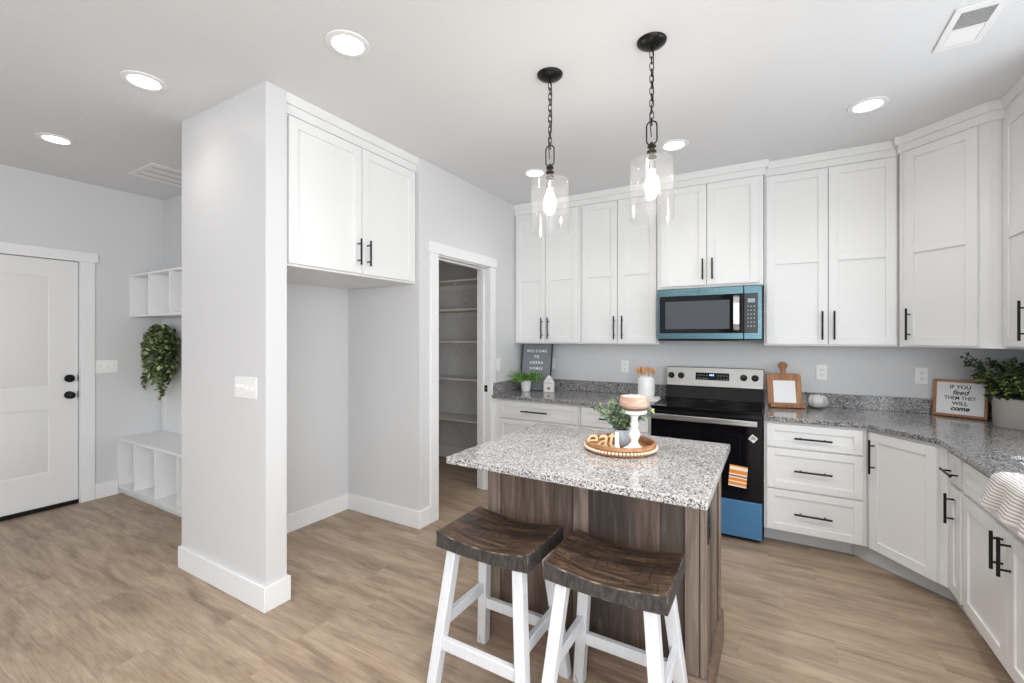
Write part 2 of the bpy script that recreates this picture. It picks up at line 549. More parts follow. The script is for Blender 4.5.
M['ink'] = plain('black_ink', (0.015, 0.015, 0.015, 1), 0.7)
M['greyfelt'] = plain('grey_letter_board', (0.20, 0.22, 0.25, 1), 0.9, bump=0.3, bscale=300)
M['whitetext'] = plain('white_letters', (0.85, 0.85, 0.85, 1), 0.5)
M['bluepot'] = plain('pale_blue_grey_pot', (0.50, 0.54, 0.58, 1), 0.35)
M['greystone'] = plain('concrete_pot', (0.36, 0.33, 0.30, 1), 0.85, bump=0.3, bscale=80, var=0.12)
M['gourd'] = plain('glazed_white_gourd', (0.56, 0.57, 0.54, 1), 0.18, var=0.15, bscale=25)
M['soil'] = plain('soil', (0.03, 0.022, 0.016, 1), 0.95, bump=0.5)
M['stem'] = plain('plant_stem', (0.10, 0.09, 0.04, 1), 0.7)
M['fern'] = leaf_mat('fern_green', lin(58, 108, 32), lin(96, 152, 58), lin(150, 196, 96))
M['herb'] = leaf_mat('sage_green', lin(66, 90, 74), lin(104, 130, 104), lin(168, 184, 120))
M['boxwood'] = leaf_mat('boxwood_green', lin(28, 42, 24), lin(52, 74, 38), lin(170, 182, 104))
M['wreath'] = leaf_mat('wreath_green', lin(46, 58, 38), lin(104, 122, 70), lin(196, 204, 146))
M['towel'] = stripes_mat()
M['cloth'] = plain('white_cloth', (0.80, 0.80, 0.80, 1), 0.9, bump=0.3, bscale=200)
M['clothstripe'] = plain('grey_cloth_stripe', (0.25, 0.26, 0.27, 1), 0.9)
M['label'] = label_mat()
M['shelf'] = plain('painted_pantry_shelf', (0.74, 0.72, 0.69, 1), 0.5)
M['ventdark'] = plain('vent_interior', (0.13, 0.14, 0.15, 1), 0.6)
M['door'] = plain('white_door_paint', (0.76, 0.76, 0.755, 1), 0.35, spec=0.4, var=0.01)
M['heart'] = plain('brown_heart', (0.22, 0.15, 0.08, 1), 0.7)


# ------------------------------------------------------------------ mesh builder
class MB:
    def __init__(self):
        self.bm = bmesh.new()

    def _faces(self, vs, fs):
        bv = [self.bm.verts.new(v) for v in vs]
        for f in fs:
            try:
                self.bm.faces.new([bv[i] for i in f])
            except ValueError:
                pass
        return bv

    def box(self, x0, x1, y0, y1, z0, z1, mat=None):
        vs = [Vector((x, y, z)) for z in (z0, z1) for y in (y0, y1) for x in (x0, x1)]
        if mat is not None:
            vs = [mat @ v for v in vs]
        self._faces(vs, [(0, 2, 3, 1), (4, 5, 7, 6), (0, 1, 5, 4), (2, 6, 7, 3), (0, 4, 6, 2), (1, 3, 7, 5)])
        return self

    def prism(self, pts, z0, z1, mat=None):
        """pts: ccw polygon in xy"""
        n = len(pts)
        vs = [Vector((p[0], p[1], z0)) for p in pts] + [Vector((p[0], p[1], z1)) for p in pts]
        if mat is not None:
            vs = [mat @ v for v in vs]
        fs = [tuple(range(n))[::-1], tuple(range(n, 2 * n))]
        fs += [(i, (i + 1) % n, n + (i + 1) % n, n + i) for i in range(n)]
        self._faces(vs, fs)
        return self

    def tube(self, pts, r, seg=10, cap=True, closed=False, radii=None):
        pts = [Vector(p) for p in pts]
        n = len(pts)
        rings = []
        up = None
        for i, p in enumerate(pts):
            if closed:
                t = (pts[(i + 1) % n] - pts[i - 1]).normalized()
            else:
                t = (pts[min(i + 1, n - 1)] - pts[max(i - 1, 0)]).normalized()
            if up is None:
                up = Vector((0, 0, 1)) if abs(t.z) < 0.9 else Vector((1, 0, 0))
            a = t.cross(up).normalized()
            b_ = a.cross(t).normalized()
            up = b_
            rr = radii[i] if radii else r
            rings.append([self.bm.verts.new(p + rr * (math.cos(2 * PI * k / seg) * a + math.sin(2 * PI * k / seg) * b_)) for k in range(seg)])
        m = n if closed else n - 1
        for i in range(m):
            A, B = rings[i], rings[(i + 1) % n]
            for k in range(seg):
                self.bm.faces.new((A[k], B[k], B[(k + 1) % seg], A[(k + 1) % seg]))
        if cap and not closed:
            self.bm.faces.new(rings[0])
            self.bm.faces.new(rings[-1][::-1])
        return self

    def lathe(self, prof, cx=0, cy=0, cz=0, seg=32, mat=None, sx=1, sy=1, closed=False):
        """prof: list of (r, z); r = 0 ends close"""
        rings = []
        for r, z in prof:
            if r <= 1e-6:
                v = Vector((cx, cy, cz + z))
                rings.append([self.bm.verts.new(mat @ v if mat else v)])
            else:
                ring = []
                for k in range(seg):
                    v = Vector((cx + r * sx * math.cos(2 * PI * k / seg), cy + r * sy * math.sin(2 * PI * k / seg), cz + z))
                    ring.append(self.bm.verts.new(mat @ v if mat else v))
                rings.append(ring)
        pairs = list(zip(rings[:-1], rings[1:]))
        if closed:
            pairs.append((rings[-1], rings[0]))
        for A, B in pairs:
            if len(A) == 1 and len(B) == 1:
                continue
            for k in range(seg):
                k2 = (k + 1) % seg
                if len(A) == 1:
                    self.bm.faces.new((A[0], B[k2], B[k]))
                elif len(B) == 1:
                    self.bm.faces.new((A[k], A[k2], B[0]))
                else:
                    self.bm.faces.new((A[k], A[k2], B[k2], B[k]))
        return self

    def sweep(self, path, prof, closed=False):
        """miter sweep of a closed profile (out, z) along an xy path; 'out' lies to the right of travel"""
        P = [Vector((p[0], p[1])) for p in path]
        n = len(P)
        rings = []
        for i in range(n):
            d0 = (P[i] - P[i - 1]).normalized() if i > 0 else (P[1] - P[0]).normalized()
            d1 = (P[i + 1] - P[i]).normalized() if i < n - 1 else d0
            n0 = Vector((d0.y, -d0.x))
            n1 = Vector((d1.y, -d1.x))
            mv = (n0 + n1)
            mv = mv / max(1e-6, mv.dot(n0)) if mv.length > 1e-6 else n0
            rings.append([self.bm.verts.new((P[i].x + mv.x * o, P[i].y + mv.y * o, z)) for o, z in prof])
        k = len(prof)
        for i in range(n - 1):
            for j in range(k):
                self.bm.faces.new((rings[i][j], rings[i][(j + 1) % k], rings[i + 1][(j + 1) % k], rings[i + 1][j]))
        self.bm.faces.new(rings[0][::-1])
        self.bm.faces.new(rings[-1])
        return self

    def cyl(self, p0, p1, r, seg=16):
        return self.tube([p0, p1], r, seg)

    def sphere(self, c, r, sx=1, sy=1, sz=1, seg=16, rings=10):
        prof = [(math.sin(PI * i / rings) * r, -math.cos(PI * i / rings) * r * sz) for i in range(rings + 1)]
        prof[0] = (0, prof[0][1])
        prof[-1] = (0, prof[-1][1])
        return self.lathe(prof, c[0], c[1], c[2], seg, sx=sx, sy=sy)


def finish(me, smooth_angle=40):
    bm = bmesh.new()
    bm.from_mesh(me)
    bmesh.ops.recalc_face_normals(bm, faces=bm.faces)
    ca = math.radians(smooth_angle)
    for f in bm.faces:
        f.smooth = True
    for e in bm.edges:
        if len(e.link_faces) == 2:
            e.smooth = e.calc_face_angle(0) < ca
    bm.to_mesh(me)
    bm.free()


def obj(name, mb, mat, parent=None, bevel=0.0, loc=None):
    me = bpy.data.meshes.new(name)
    mb.bm.to_mesh(me)
    mb.bm.free()
    finish(me)
    if mat is not None:
        me.materials.append(M[mat])
    o = bpy.data.objects.new(name, me)
    COL.objects.link(o)
    if parent is not None:
        o.parent = parent
    if loc is not None:
        o.location = loc
    if bevel:
        md = o.modifiers.new('bevel', 'BEVEL')
        md.width = bevel
        md.segments = 2
        md.limit_method = 'ANGLE'
        md.angle_limit = math.radians(40)
    return o


def tag(o, label, cat, group=None):
    o['label'] = label
    o['category'] = cat
    if group:
        o['group'] = group
    return o


def thing(name, label, cat, loc=(0, 0, 0), rz=0.0, group=None):
    o = bpy.data.objects.new(name, None)
    COL.objects.link(o)
    o.location = loc
    o.rotation_euler = (0, 0, rz)
    o.empty_display_size = 0.1
    return tag(o, label, cat, group)


def struct(name, mb, mat, bevel=0.0):
    o = obj(name, mb, mat, None, bevel)
    o['kind'] = 'structure'
    return o


def copy_tree(o, parent=None):
    c = o.copy()
    COL.objects.link(c)
    c.parent = parent
    for ch in list(o.children):
        copy_tree(ch, c)
    return c


def dup(root, loc, rz, label, group=None):
    c = copy_tree(root)
    c.location = loc
    c.rotation_euler = (0, 0, rz)
    c['label'] = label
    if group:
        c['group'] = group
    return c


def text_obj(name, body, size, mat, parent, loc, rot, depth=0.0012, shear=0.0, spacing=1.0, line=1.0, bold=0.0, align='CENTER', sx=1.0):
    cu = bpy.data.curves.new(name, 'FONT')
    cu.body = body
    cu.size = size
    cu.extrude = depth
    cu.shear = shear
    cu.space_character = spacing
    cu.space_line = line
    cu.offset = bold
    cu.align_x = align
    cu.align_y = 'CENTER'
    cu.resolution_u = 4
    tmp = bpy.data.objects.new(name, cu)
    COL.objects.link(tmp)
    bpy.context.view_layer.update()
    me = bpy.data.meshes.new_from_object(tmp.evaluated_get(bpy.context.evaluated_depsgraph_get()))
    bpy.data.objects.remove(tmp)
    me.materials.clear()
    me.materials.append(M[mat])
    o = bpy.data.objects.new(name, me)
    COL.objects.link(o)
    o.parent = parent
    o.location = loc
    o.rotation_euler = rot
    o.scale = (sx, 1, 1)
    return o


# ------------------------------------------------------------------ room shell
H = 2.743
XW, XE, YN, YS = -5.117, 1.41, 4.16, -3.2
struct('floor', MB().box(XW - 0.12, XE + 0.12, YS - 0.12, YN + 0.12, -0.06, 0), 'floor')
struct('ceiling', MB().box(XW - 0.12, XE + 0.12, YS - 0.12, YN + 0.12, H, H + 0.08), 'ceiling')
# west wall with the entry door opening
DY0, DY1, DZ = 0.51, 1.43, 2.06
struct('wall_west', MB().box(XW - 0.12, XW, YS, -2.8, 0, H).box(XW - 0.12, XW, -2.8, DY0, 0, H).box(XW - 0.12, XW, DY1, 2.157, 0, H).box(XW - 0.12, XW, DY0, DY1, DZ, H), 'wall')
struct('wall_mudroom', MB().box(XW, -3.15, 2.037, 2.157, 0, H), 'wall')
struct('wall_wing', MB().box(-3.15, -2.2645, 1.3515, 1.467, 0, H), 'wall')
struct('wall_alcove_back', MB().box(-3.15, -3.036, 1.467, 2.509, 0, H), 'wall')
struct('wall_alcove_side', MB().box(-4.02, -2.26, 2.509, 2.63, 0, H), 'wall')
PY0, PY1, PZ = 2.70, 3.462, 2.062
struct('wall_pantry', MB().box(-2.38, -2.26, 2.63, PY0, 0, H).box(-2.38, -2.26, PY1, YN, 0, H).box(-2.38, -2.26, PY0, PY1, PZ, H), 'wall')
struct('wall_pantry_west', MB().box(-4.02, -3.9, 2.63, YN, 0, H), 'wall')
struct('wall_north', MB().box(-4.02, XE + 0.12, YN, YN + 0.12, 0, H), 'wall')
EY0, EY1, EZ0, EZ1 = -2.75, 0.25, 0.35, 2.5
struct('wall_east', MB().box(XE, XE + 0.12, YS, EY0, 0, H).box(XE, XE + 0.12, EY1, 1.87, 0, H).box(XE, XE + 0.12, 2.79, YN, 0, H).box(XE, XE + 0.12, 1.87, 2.79, 0, 1.10).box(XE, XE + 0.12, 1.87, 2.79, 2.15, H).box(XE, XE + 0.12, EY0, EY1, 0, EZ0).box(XE, XE + 0.12, EY0, EY1, EZ1, H), 'wall')
for nm_, wx_, wy_, hw_, wz_, wh_ in (('window_4', XE + 0.085, (EY0 + EY1) / 2, (EY1 - EY0) / 2, EZ0, EZ1 - EZ0), ('window_5', XE + 0.085, 2.33, 0.46, 1.10, 1.05)):
    w = bpy.data.objects.new(nm_, None)
    COL.objects.link(w)
    w.location = (wx_, wy_, wz_)
    w['kind'] = 'structure'
    ew, eh = hw_ - 0.002, wh_ - 0.002
    fr = MB()
    fr.box(-0.03, 0.03, -ew, -ew + 0.05, 0.002, eh).box(-0.03, 0.03, ew - 0.05, ew, 0.002, eh).box(-0.03, 0.03, -ew + 0.05, ew - 0.05, 0.002, 0.05)
    fr.box(-0.03, 0.03, -ew + 0.05, ew - 0.05, eh - 0.05, eh).box(-0.03, 0.03, -0.025, 0.025, 0.05, eh - 0.05)
    obj('window_frame', fr, 'trim', w)
    obj('window_glass', MB().box(-0.004, 0.004, -ew + 0.05, ew - 0.05, 0.05, eh - 0.05), 'pane', w)


# baseboards, 0.13 tall and 15 mm thick
def bb(name, boxes):
    m = MB()
    for b_ in boxes:
        m.box(*b_, 0, 0.13)
    return struct(name, m, 'trim', bevel=0.003)


T = 0.0155
bb('baseboard_wing', [(-3.15 - T, -2.2645 + T, 1.3515 - T, 1.3515), (-2.2645, -2.2645 + T, 1.3515, 1.467), (-3.036 + T, -2.2645 + T, 1.467, 1.467 + T), (-3.15 - T, -3.15, 1.3515, 2.037)])
bb('baseboard_alcove_back', [(-3.036, -3.036 + T, 1.467, 2.509 - T)])
bb('baseboard_alcove_side', [(-3.036, -2.26 + T, 2.509 - T, 2.509), (-2.26, -2.26 + T, 2.509, 2.621)])
bb('baseboard_mudroom', [(XW, XW + T, 1.531, 1.688)])
bb('baseboard_west', [(XW, XW + T, YS, 0.41)])
bb('baseboard_pantry_north', [(-3.9, -2.38, YN - T, YN)])
bb('baseboard_pantry_west', [(-3.9, -3.9 + T, 2.63, YN - T)])
bb('baseboard_east', [(XE - T, XE, YS, 1.3)])


# ------------------------------------------------------------------ door casings
def casing_x(name, xf, y0, y1, z1, head_over, sgn=1, w=0.09, t=0.016, hh=0.085):
    """casing on a wall face at x = xf facing +x, opening y0..y1"""
    m = MB()
    m.box(xf, xf + t, y0 - w, y0, 0, z1).box(xf, xf + t, y1, y1 + w, 0, z1)
    m.box(xf, xf + t + 0.006, y0 - w - head_over, y1 + w + head_over, z1, z1 + hh)
    return struct(name, m, 'trim', bevel=0.002)


casing_x('trim_1', -2.26, 2.712, 3.449, 2.06, 0.012)
casing_x('trim_2', XW, 0.50, 1.436, 2.06, 0.02, w=0.093)
# pantry jamb with door stop
m = MB()
m.box(-2.395, -2.262, 2.7005, 2.712, 0, 2.05).box(-2.395, -2.262, 3.449, 3.4615, 0, 2.05).box(-2.395, -2.262, 2.712, 3.449, 2.05, 2.0615)
m.box(-2.35, -2.315, 2.712, 2.722, 0, 2.05).box(-2.35, -2.315, 3.438, 3.449, 0, 2.05).box(-2.35, -2.315, 2.722, 3.438, 2.038, 2.05)
struct('trim_3', m, 'trim', bevel=0.0015)
sp = thing('strike_plate', 'small black strike plate on the right jamb of the pantry doorway', 'strike plate', (-2.295, 3.449, 0.94))
obj('plate', MB().box(-0.016, 0.016, -0.003, 0.0, -0.03, 0.03), 'black', sp, 0.001)
obj('latch_hole', MB().box(-0.006, 0.006, -0.0045, -0.003, -0.012, 0.012), 'steel', sp)
# entry jamb + sill
struct('trim_4', MB().box(XW - 0.12, XW - 0.001, 1.4295, 1.436, 0, 2.06).box(XW - 0.12, XW - 0.001, 0.50, 0.5105, 0, 2.06), 'trim')

# entry door: two-panel slab, deadbolt, knob, black sweep
d = bpy.data.objects.new('door_1', None)
COL.objects.link(d)
d.location = (XW - 0.01, 0.9685, 0)
d['kind'] = 'structure'
hw = 0.4555


def panel_slab(m, y0, y1, z0, z1, panels, xf=0.0, t=0.04):
    """slab facing +x with sunk moulded panels"""
    ys = [y0] + [p[0] for p in panels[:1]] + [p[1] for p in panels[:1]] + [y1]
    pz = sorted(set([z0, z1] + [p[2] for p in panels] + [p[3] for p in panels]))
    m.box(xf - t, xf - 0.012, y0, y1, z0, z1)
    py0, py1 = panels[0][0], panels[0][1]
    m.box(xf - 0.012, xf, y0, py0, z0, z1).box(xf - 0.012, xf, py1, y1, z0, z1)
    zs = [z0] + [v for p in sorted(panels, key=lambda p: p[2]) for v in (p[2], p[3])] + [z1]
    for i in range(0, len(zs), 2):
        m.box(xf - 0.012, xf, py0, py1, zs[i], zs[i + 1])
    for p in panels:
        g = 0.03
        a, b_, c, e = p
        vs = [(xf - 0.011, a + 0.012, c + 0.012), (xf - 0.011, b_ - 0.012, c + 0.012), (xf - 0.011, b_ - 0.012, e - 0.012), (xf - 0.011, a + 0.012, e - 0.012),
              (xf - 0.003, a + g, c + g), (xf - 0.003, b_ - g, c + g), (xf - 0.003, b_ - g, e - g), (xf - 0.003, a + g, e - g)]
        m._faces([Vector(v) for v in vs], [(0, 1, 5, 4), (1, 2, 6, 5), (2, 3, 7, 6), (3, 0, 4, 7), (4, 5, 6, 7)])


m = MB()
panel_slab(m, -hw, hw, 0.035, 2.055, [(-hw + 0.17, hw - 0.17, 0.30, 0.83), (-hw + 0.17, hw - 0.17, 1.005, 1.915)])
obj('door_slab', m, 'door', d)
obj('door_sweep', MB().box(-0.04, 0.014, -hw, hw, 0.004, 0.034), 'black', d)
for z, nm, r in ((1.068, 'deadbolt', 0.030), (0.928, 'door_knob', 0.028)):
    k = MB()
    if nm == 'deadbolt':
        k.cyl((0, 0.40, z), (0.022, 0.40, z), 0.032, 24)
        k.box(0.022, 0.034, 0.375, 0.425, z - 0.006, z + 0.006)
    else:
        k.cyl((0, 0.40, z), (0.008, 0.40, z), 0.032, 24).cyl((0.008, 0.40, z), (0.035, 0.40, z), 0.012, 12)
        k.sphere((0.052, 0.40, z), 0.029, sx=0.75)
    obj(nm, k, 'black', d)
    obj('latch_plate', MB().box(-0.02, 0.003, hw - 0.003, hw + 0.001, z - 0.028, z + 0.028), 'black', d)


# ------------------------------------------------------------------ shaker fronts and handles
def bar_handle_mesh(L):
    m = MB()
    m.cyl((-L / 2, -0.034, 0), (L / 2, -0.034, 0), 0.0062, 12)
    for s in (-1, 1):
        m.cyl((s * L * 0.32, 0, 0), (s * L * 0.32, -0.034, 0), 0.0045, 10)
    return m


HANDLES = {}


def handle(parent, x, z, L, vertical, y=-0.02):
    if L not in HANDLES:
        o = obj('handle', bar_handle_mesh(L), 'black', parent)
        HANDLES[L] = o.data
    else:
        o = bpy.data.objects.new('handle', HANDLES[L])
        COL.objects.link(o)
        o.parent = parent
    o.location = (x, y, z)
    if vertical:
        o.rotation_euler = (0, PI / 2, 0)
    return o


def shaker(name, parent, x0, x1, z0, z1, mids=(), frame=0.056, t=0.02, mat='cab'):
    """frame-and-panel front standing on the face y = 0, toward -y"""
    m = MB()
    e = 0.0006
    m.box(x0, x1, -t + 0.010, -e, z0, z1)
    m.box(x0, x0 + frame, -t, -t + 0.010, z0, z1).box(x1 - frame, x1, -t, -t + 0.010, z0, z1)
    zs = [z0, z0 + frame]
    for a, b_ in mids:
        zs += [a, b_]
    zs += [z1 - frame, z1]
    for i in range(0, len(zs), 2):
        m.box(x0 + frame, x1 - frame, -t, -t + 0.010, zs[i], zs[i + 1])
    return obj(name, m, mat, parent, bevel=0.0012)


def cabinet(name, label, cat, loc, rz, W, D, z0, z1, fronts, base=False, group=None, poly=None, toe_poly=None, toe_w=None, toe_in=0.10):
    t = thing(name, label, cat, loc, rz, group)
    m = MB()
    bot = 0.115 if base else z0
    if poly:
        m.prism(poly, bot, z1)
    else:
        m.box(0.001, W - 0.001, 0, D, bot, z1)
    obj('cabinet_body', m, 'cab', t, bevel=0.0012)
    if base:
        k = MB()
        if toe_poly:
            k.prism(toe_poly, 0.001, 0.114)
        else:
            k.box(0.001, (toe_w or W) - 0.001, toe_in, D, 0.001, 0.114)
        obj('toe_kick', k, 'toe', t)
    for f in fronts:
        kind, x0, x1, a, b_ = f[:5]
        mids = f[5] if len(f) > 5 else ()
        hd = f[6] if len(f) > 6 else None
        o = shaker('drawer_front' if kind == 'drawer' else ('false_front' if kind == 'false' else 'door'), t, x0, x1, a, b_, mids, frame=(0.046 if kind in ('drawer', 'false') else 0.056))
        if hd:
            hx, hz, L, v = hd
            handle(o, hx, hz, L, v)
    return t


MID = ((1.962, 2.02),)
UF = 3.93
UZ0, UZ1 = 1.352, H - 0.001
dz0, dz1 = 1.364, 2.634
HL = 0.205


def upper_pair(name_label, X0, X1, splits, handles, face=UF, z0=UZ0, a=dz0, b_=dz1, mids=MID, hz=1.50, L=HL, group=None):
    fr = []
    (p0, p1), (q0, q1) = splits
    fr.append(('door', p0 - X0, p1 - X0, a, b_, mids, (handles[0] - X0, hz, L, True)))
    fr.append(('door', q0 - X0, q1 - X0, a, b_, mids, (handles[1] - X0, hz, L, True)))
    return cabinet('wall_cabinet', name_label, 'cabinet', (X0, face, 0), 0, X1 - X0, YN - face - 0.001, z0, UZ1, fr, group=group)


upper_pair('white two-door wall cabinet in the back left corner above the grey letter board', -2.259, -1.553, ((-2.238, -1.916), (-1.910, -1.574)), (-1.943, -1.875))
upper_pair('white two-door wall cabinet between the corner cabinet and the microwave', -1.552, -0.843, ((-1.530, -1.202), (-1.196, -0.862)), (-1.224, -1.150))
upper_pair('short white two-door wall cabinet directly above the microwave', -0.842, -0.0635, ((-0.812, -0.459), (-0.453, -0.094)), (-0.484, -0.414), face=3.865, z0=1.812, a=1.832, b_=2.634, mids=(), hz=1.955, L=0.165)
upper_pair('tall white two-door wall cabinet right of the microwave above the recipe stand', -0.0625, 0.729, ((-0.045, 0.337), (0.343, 0.716)), (0.304, 0.374))
# diagonal corner wall cabinet
A = Vector((0.7375, 3.8755))
ang = -PI / 4
L_d = 0.450
rot2 = lambda p, o, a: ((p[0] - o[0]) * math.cos(-a) - (p[1] - o[1]) * math.sin(-a), (p[0] - o[0]) * math.sin(-a) + (p[1] - o[1]) * math.cos(-a))
B = (A.x + L_d * math.cos(ang), A.y + L_d * math.sin(ang))
polyw = [(0.7305, A.y), (A.x, A.y), B, (XE - 0.001, B[1]), (XE - 0.001, YN - 0.001), (0.7305, YN - 0.001)]
cabinet('wall_cabinet', 'white diagonal corner wall cabinet with one tall door above the framed sign', 'cabinet', (A.x, A.y, 0), ang, L_d, 0.3, UZ0, UZ1,
        [('door', 0.026, 0.409, dz0, dz1, MID, (0.062, 1.50, HL, True))], poly=[rot2(p, A, ang) for p in polyw])
# right wall cabinet
cabinet('wall_cabinet', 'white wall cabinet on the right wall at the photo edge above the potted greenery', 'cabinet', (1.13, B[1] - 0.001, 0), -PI / 2, 0.70, 0.279, UZ0, UZ1,
        [('door', 0.012, 0.345, dz0, dz1, MID, (0.300, 1.50, HL, True)), ('door', 0.351, 0.690, dz0, dz1, MID, (0.395, 1.50, HL, True))])
# crown on the kitchen uppers: one continuous run
CP = [(0.0005, 2.640), (0.012, 2.640), (0.012, 2.690), (0.030, 2.690), (0.036, H - 0.001), (0.0005, H - 0.001)]
# travel left to right along the back wall: outward (toward the room) is to the right of travel
path = [(-2.259, UF), (-0.842, UF), (-0.842, 3.865), (-0.0625, 3.865), (-0.0625, UF), (0.7300, UF), (0.7300, A.y), (A.x, A.y), B, (1.13, B[1]), (1.13, 2.845)]
m = MB()
m.sweep(path, CP)
tag(obj('crown_molding', m, 'cab', None), 'white stepped crown molding running along the tops of the kitchen wall cabinets', 'crown molding')

# fridge alcove cabinet
fc = cabinet('wall_cabinet', 'deep white two-door cabinet over the empty refrigerator alcove', 'cabinet', (-2.30, 1.4685, 0), PI / 2, 1.039, 0.734, 1.810, UZ1,
             [('door', 0.022, 0.522, 1.824, 2.630, (), (0.490, 1.957, 0.165, True)), ('door', 0.528, 1.018, 1.824, 2.630, (), (0.567, 1.957, 0.165, True))])
m = MB()
m.sweep([(-2.30, 1.4685), (-2.30, 2.5075)], CP)
tag(obj('crown_molding', m, 'cab', None), 'short white crown molding on the cabinet over the refrigerator alcove', 'crown molding')

# ------------------------------------------------------------------ base cabinets
BF = 3.51
CZ = 0.885
BZ1 = CZ - 0.031
BD = YN - BF - 0.001
DR = 0.205
cabinet('base_cabinet', 'white drawer base cabinet in the back left corner below the fern', 'cabinet', (-2.259, BF, 0), 0, 0.870, BD, 0, BZ1,
        [('drawer', 0.075, 0.852, 0.682, 0.835, (), (0.455, 0.757, 0.26, False)), ('drawer', 0.075, 0.852, 0.405, 0.672, (), (0.455, 0.54, 0.26, False)), ('drawer', 0.075, 0.852, 0.124, 0.395, (), (0.455, 0.26, 0.26, False))], base=True)
cabinet('base_cabinet', 'white base cabinet left of the range below the utensil crock', 'cabinet', (-1.388, BF, 0), 0, 0.578, BD, 0, BZ1,
        [('drawer', 0.012, 0.560, 0.682, 0.835, (), (0.28, 0.757, 0.205, False)), ('door', 0.012, 0.283, 0.124, 0.672, (), (0.245, 0.55, DR, True)), ('door', 0.289, 0.560, 0.124, 0.672, (), (0.327, 0.55, DR, True))], base=True)
cabinet('base_cabinet', 'white three-drawer base cabinet immediately right of the range', 'cabinet', (-0.056, BF, 0), 0, 0.558, BD, 0, BZ1,
        [('drawer', 0.017, 0.537, 0.682, 0.835, (), (0.277, 0.752, DR, False)), ('drawer', 0.017, 0.537, 0.405, 0.672, (), (0.277, 0.538, DR, False)), ('drawer', 0.017, 0.537, 0.124, 0.395, (), (0.277, 0.255, DR, False))], base=True, toe_w=0.503, toe_in=0.125)
# diagonal base
DA = (0.503, 3.511)
DBp = (0.781, 3.142)
dang = math.atan2(DBp[1] - DA[1], DBp[0] - DA[0])
dl = math.hypot(DBp[1] - DA[1], DBp[0] - DA[0])
pw = [DA, DBp, (0.801, 3.142), (XE - 0.001, 3.142), (XE - 0.001, YN - 0.001), (0.503, YN - 0.001)]
tw = [(0.4475, 3.635), (0.840, 3.262), (0.848, 3.142), (XE - 0.001, 3.142), (XE - 0.001, YN - 0.001), (0.4475, YN - 0.001)]
cabinet('base_cabinet', 'white angled corner base cabinet with a single door and upright black pull', 'cabinet', (DA[0], DA[1], 0), dang, dl, 0.3, 0, BZ1,
        [('door', 0.033, 0.424, 0.124, 0.835, (), (0.068, 0.692, 0.205, True))], base=True, poly=[rot2(p, DA, dang) for p in pw], toe_poly=[rot2(p, DA, dang) for p in tw])
RX = 0.80
cabinet('base_cabinet', 'narrow white base cabinet with one drawer and door beside the angled corner cabinet', 'cabinet', (RX, 3.141, 0), -PI / 2, 0.200, XE - RX - 0.001, 0, BZ1,
        [('drawer', 0.022, 0.184, 0.682, 0.828, (), (0.10, 0.737, 0.15, False)), ('door', 0.022, 0.184, 0.124, 0.664, (), (0.100, 0.557, 0.15, True))], base=True, toe_in=0.048)
cabinet('base_cabinet', 'white two-door sink base cabinet with the striped towel hanging over its front', 'cabinet', (RX, 2.940, 0), -PI / 2, 0.96, XE - RX - 0.001, 0, BZ1,
        [('false', 0.016, 0.944, 0.682, 0.828), ('door', 0.016, 0.477, 0.124, 0.664, (), (0.448, 0.574, 0.15, True)), ('door', 0.483, 0.944, 0.124, 0.664, (), (0.515, 0.574, 0.15, True))], base=True, toe_in=0.06)
cabinet('base_cabinet', 'white base cabinet at the near end of the right counter outside the photo', 'cabinet', (RX, 1.979, 0), -PI / 2, 0.60, XE - RX - 0.001, 0, BZ1,
        [('drawer', 0.016, 0.584, 0.682, 0.828, (), (0.30, 0.757, 0.205, False)), ('door', 0.016, 0.584, 0.124, 0.664, (), (0.06, 0.56, 0.205, True))], base=True)

# ------------------------------------------------------------------ worktops
CT = 0.030
wl = thing('granite_countertop', 'speckled grey granite countertop left of the range in the back left corner', 'countertop', (-1.5, 3.8, CZ - CT))
ox, oy = -1.5, 3.8
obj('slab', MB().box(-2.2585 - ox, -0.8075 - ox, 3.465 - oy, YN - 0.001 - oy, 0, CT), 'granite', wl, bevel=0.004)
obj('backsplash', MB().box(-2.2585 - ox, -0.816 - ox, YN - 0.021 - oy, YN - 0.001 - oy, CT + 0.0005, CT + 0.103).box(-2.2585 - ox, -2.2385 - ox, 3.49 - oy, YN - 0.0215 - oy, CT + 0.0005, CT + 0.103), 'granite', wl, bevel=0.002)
wr = thing('granite_countertop', 'speckled grey granite countertop right of the range turning along the right wall', 'countertop', (0.6, 3.6, CZ - CT))
ox, oy = 0.6, 3.6
P = lambda *a: [(p[0] - ox, p[1] - oy) for p in a]
m = MB()
hx0, hx1, hy0, hy1 = 0.905, 1.29, 2.05, 2.87
outer = [(-0.0575, 3.465), (0.478, 3.465), (0.498, 3.456), (0.74, 3.155), (0.750, 3.13), (0.750, 1.35), (XE - 0.001, 1.35), (XE - 0.001, YN - 0.001), (-0.0575, YN - 0.001)]


def rounded_rect(x0, x1, y0, y1, r, n=5):
    pts = []
    for cx, cy, a0 in ((x1 - r, y1 - r, 0), (x0 + r, y1 - r, PI / 2), (x0 + r, y0 + r, PI), (x1 - r, y0 + r, 1.5 * PI)):
        for k in range(n + 1):
            a = a0 + PI / 2 * k / n
            pts.append((cx + r * math.cos(a), cy + r * math.sin(a)))
    return pts


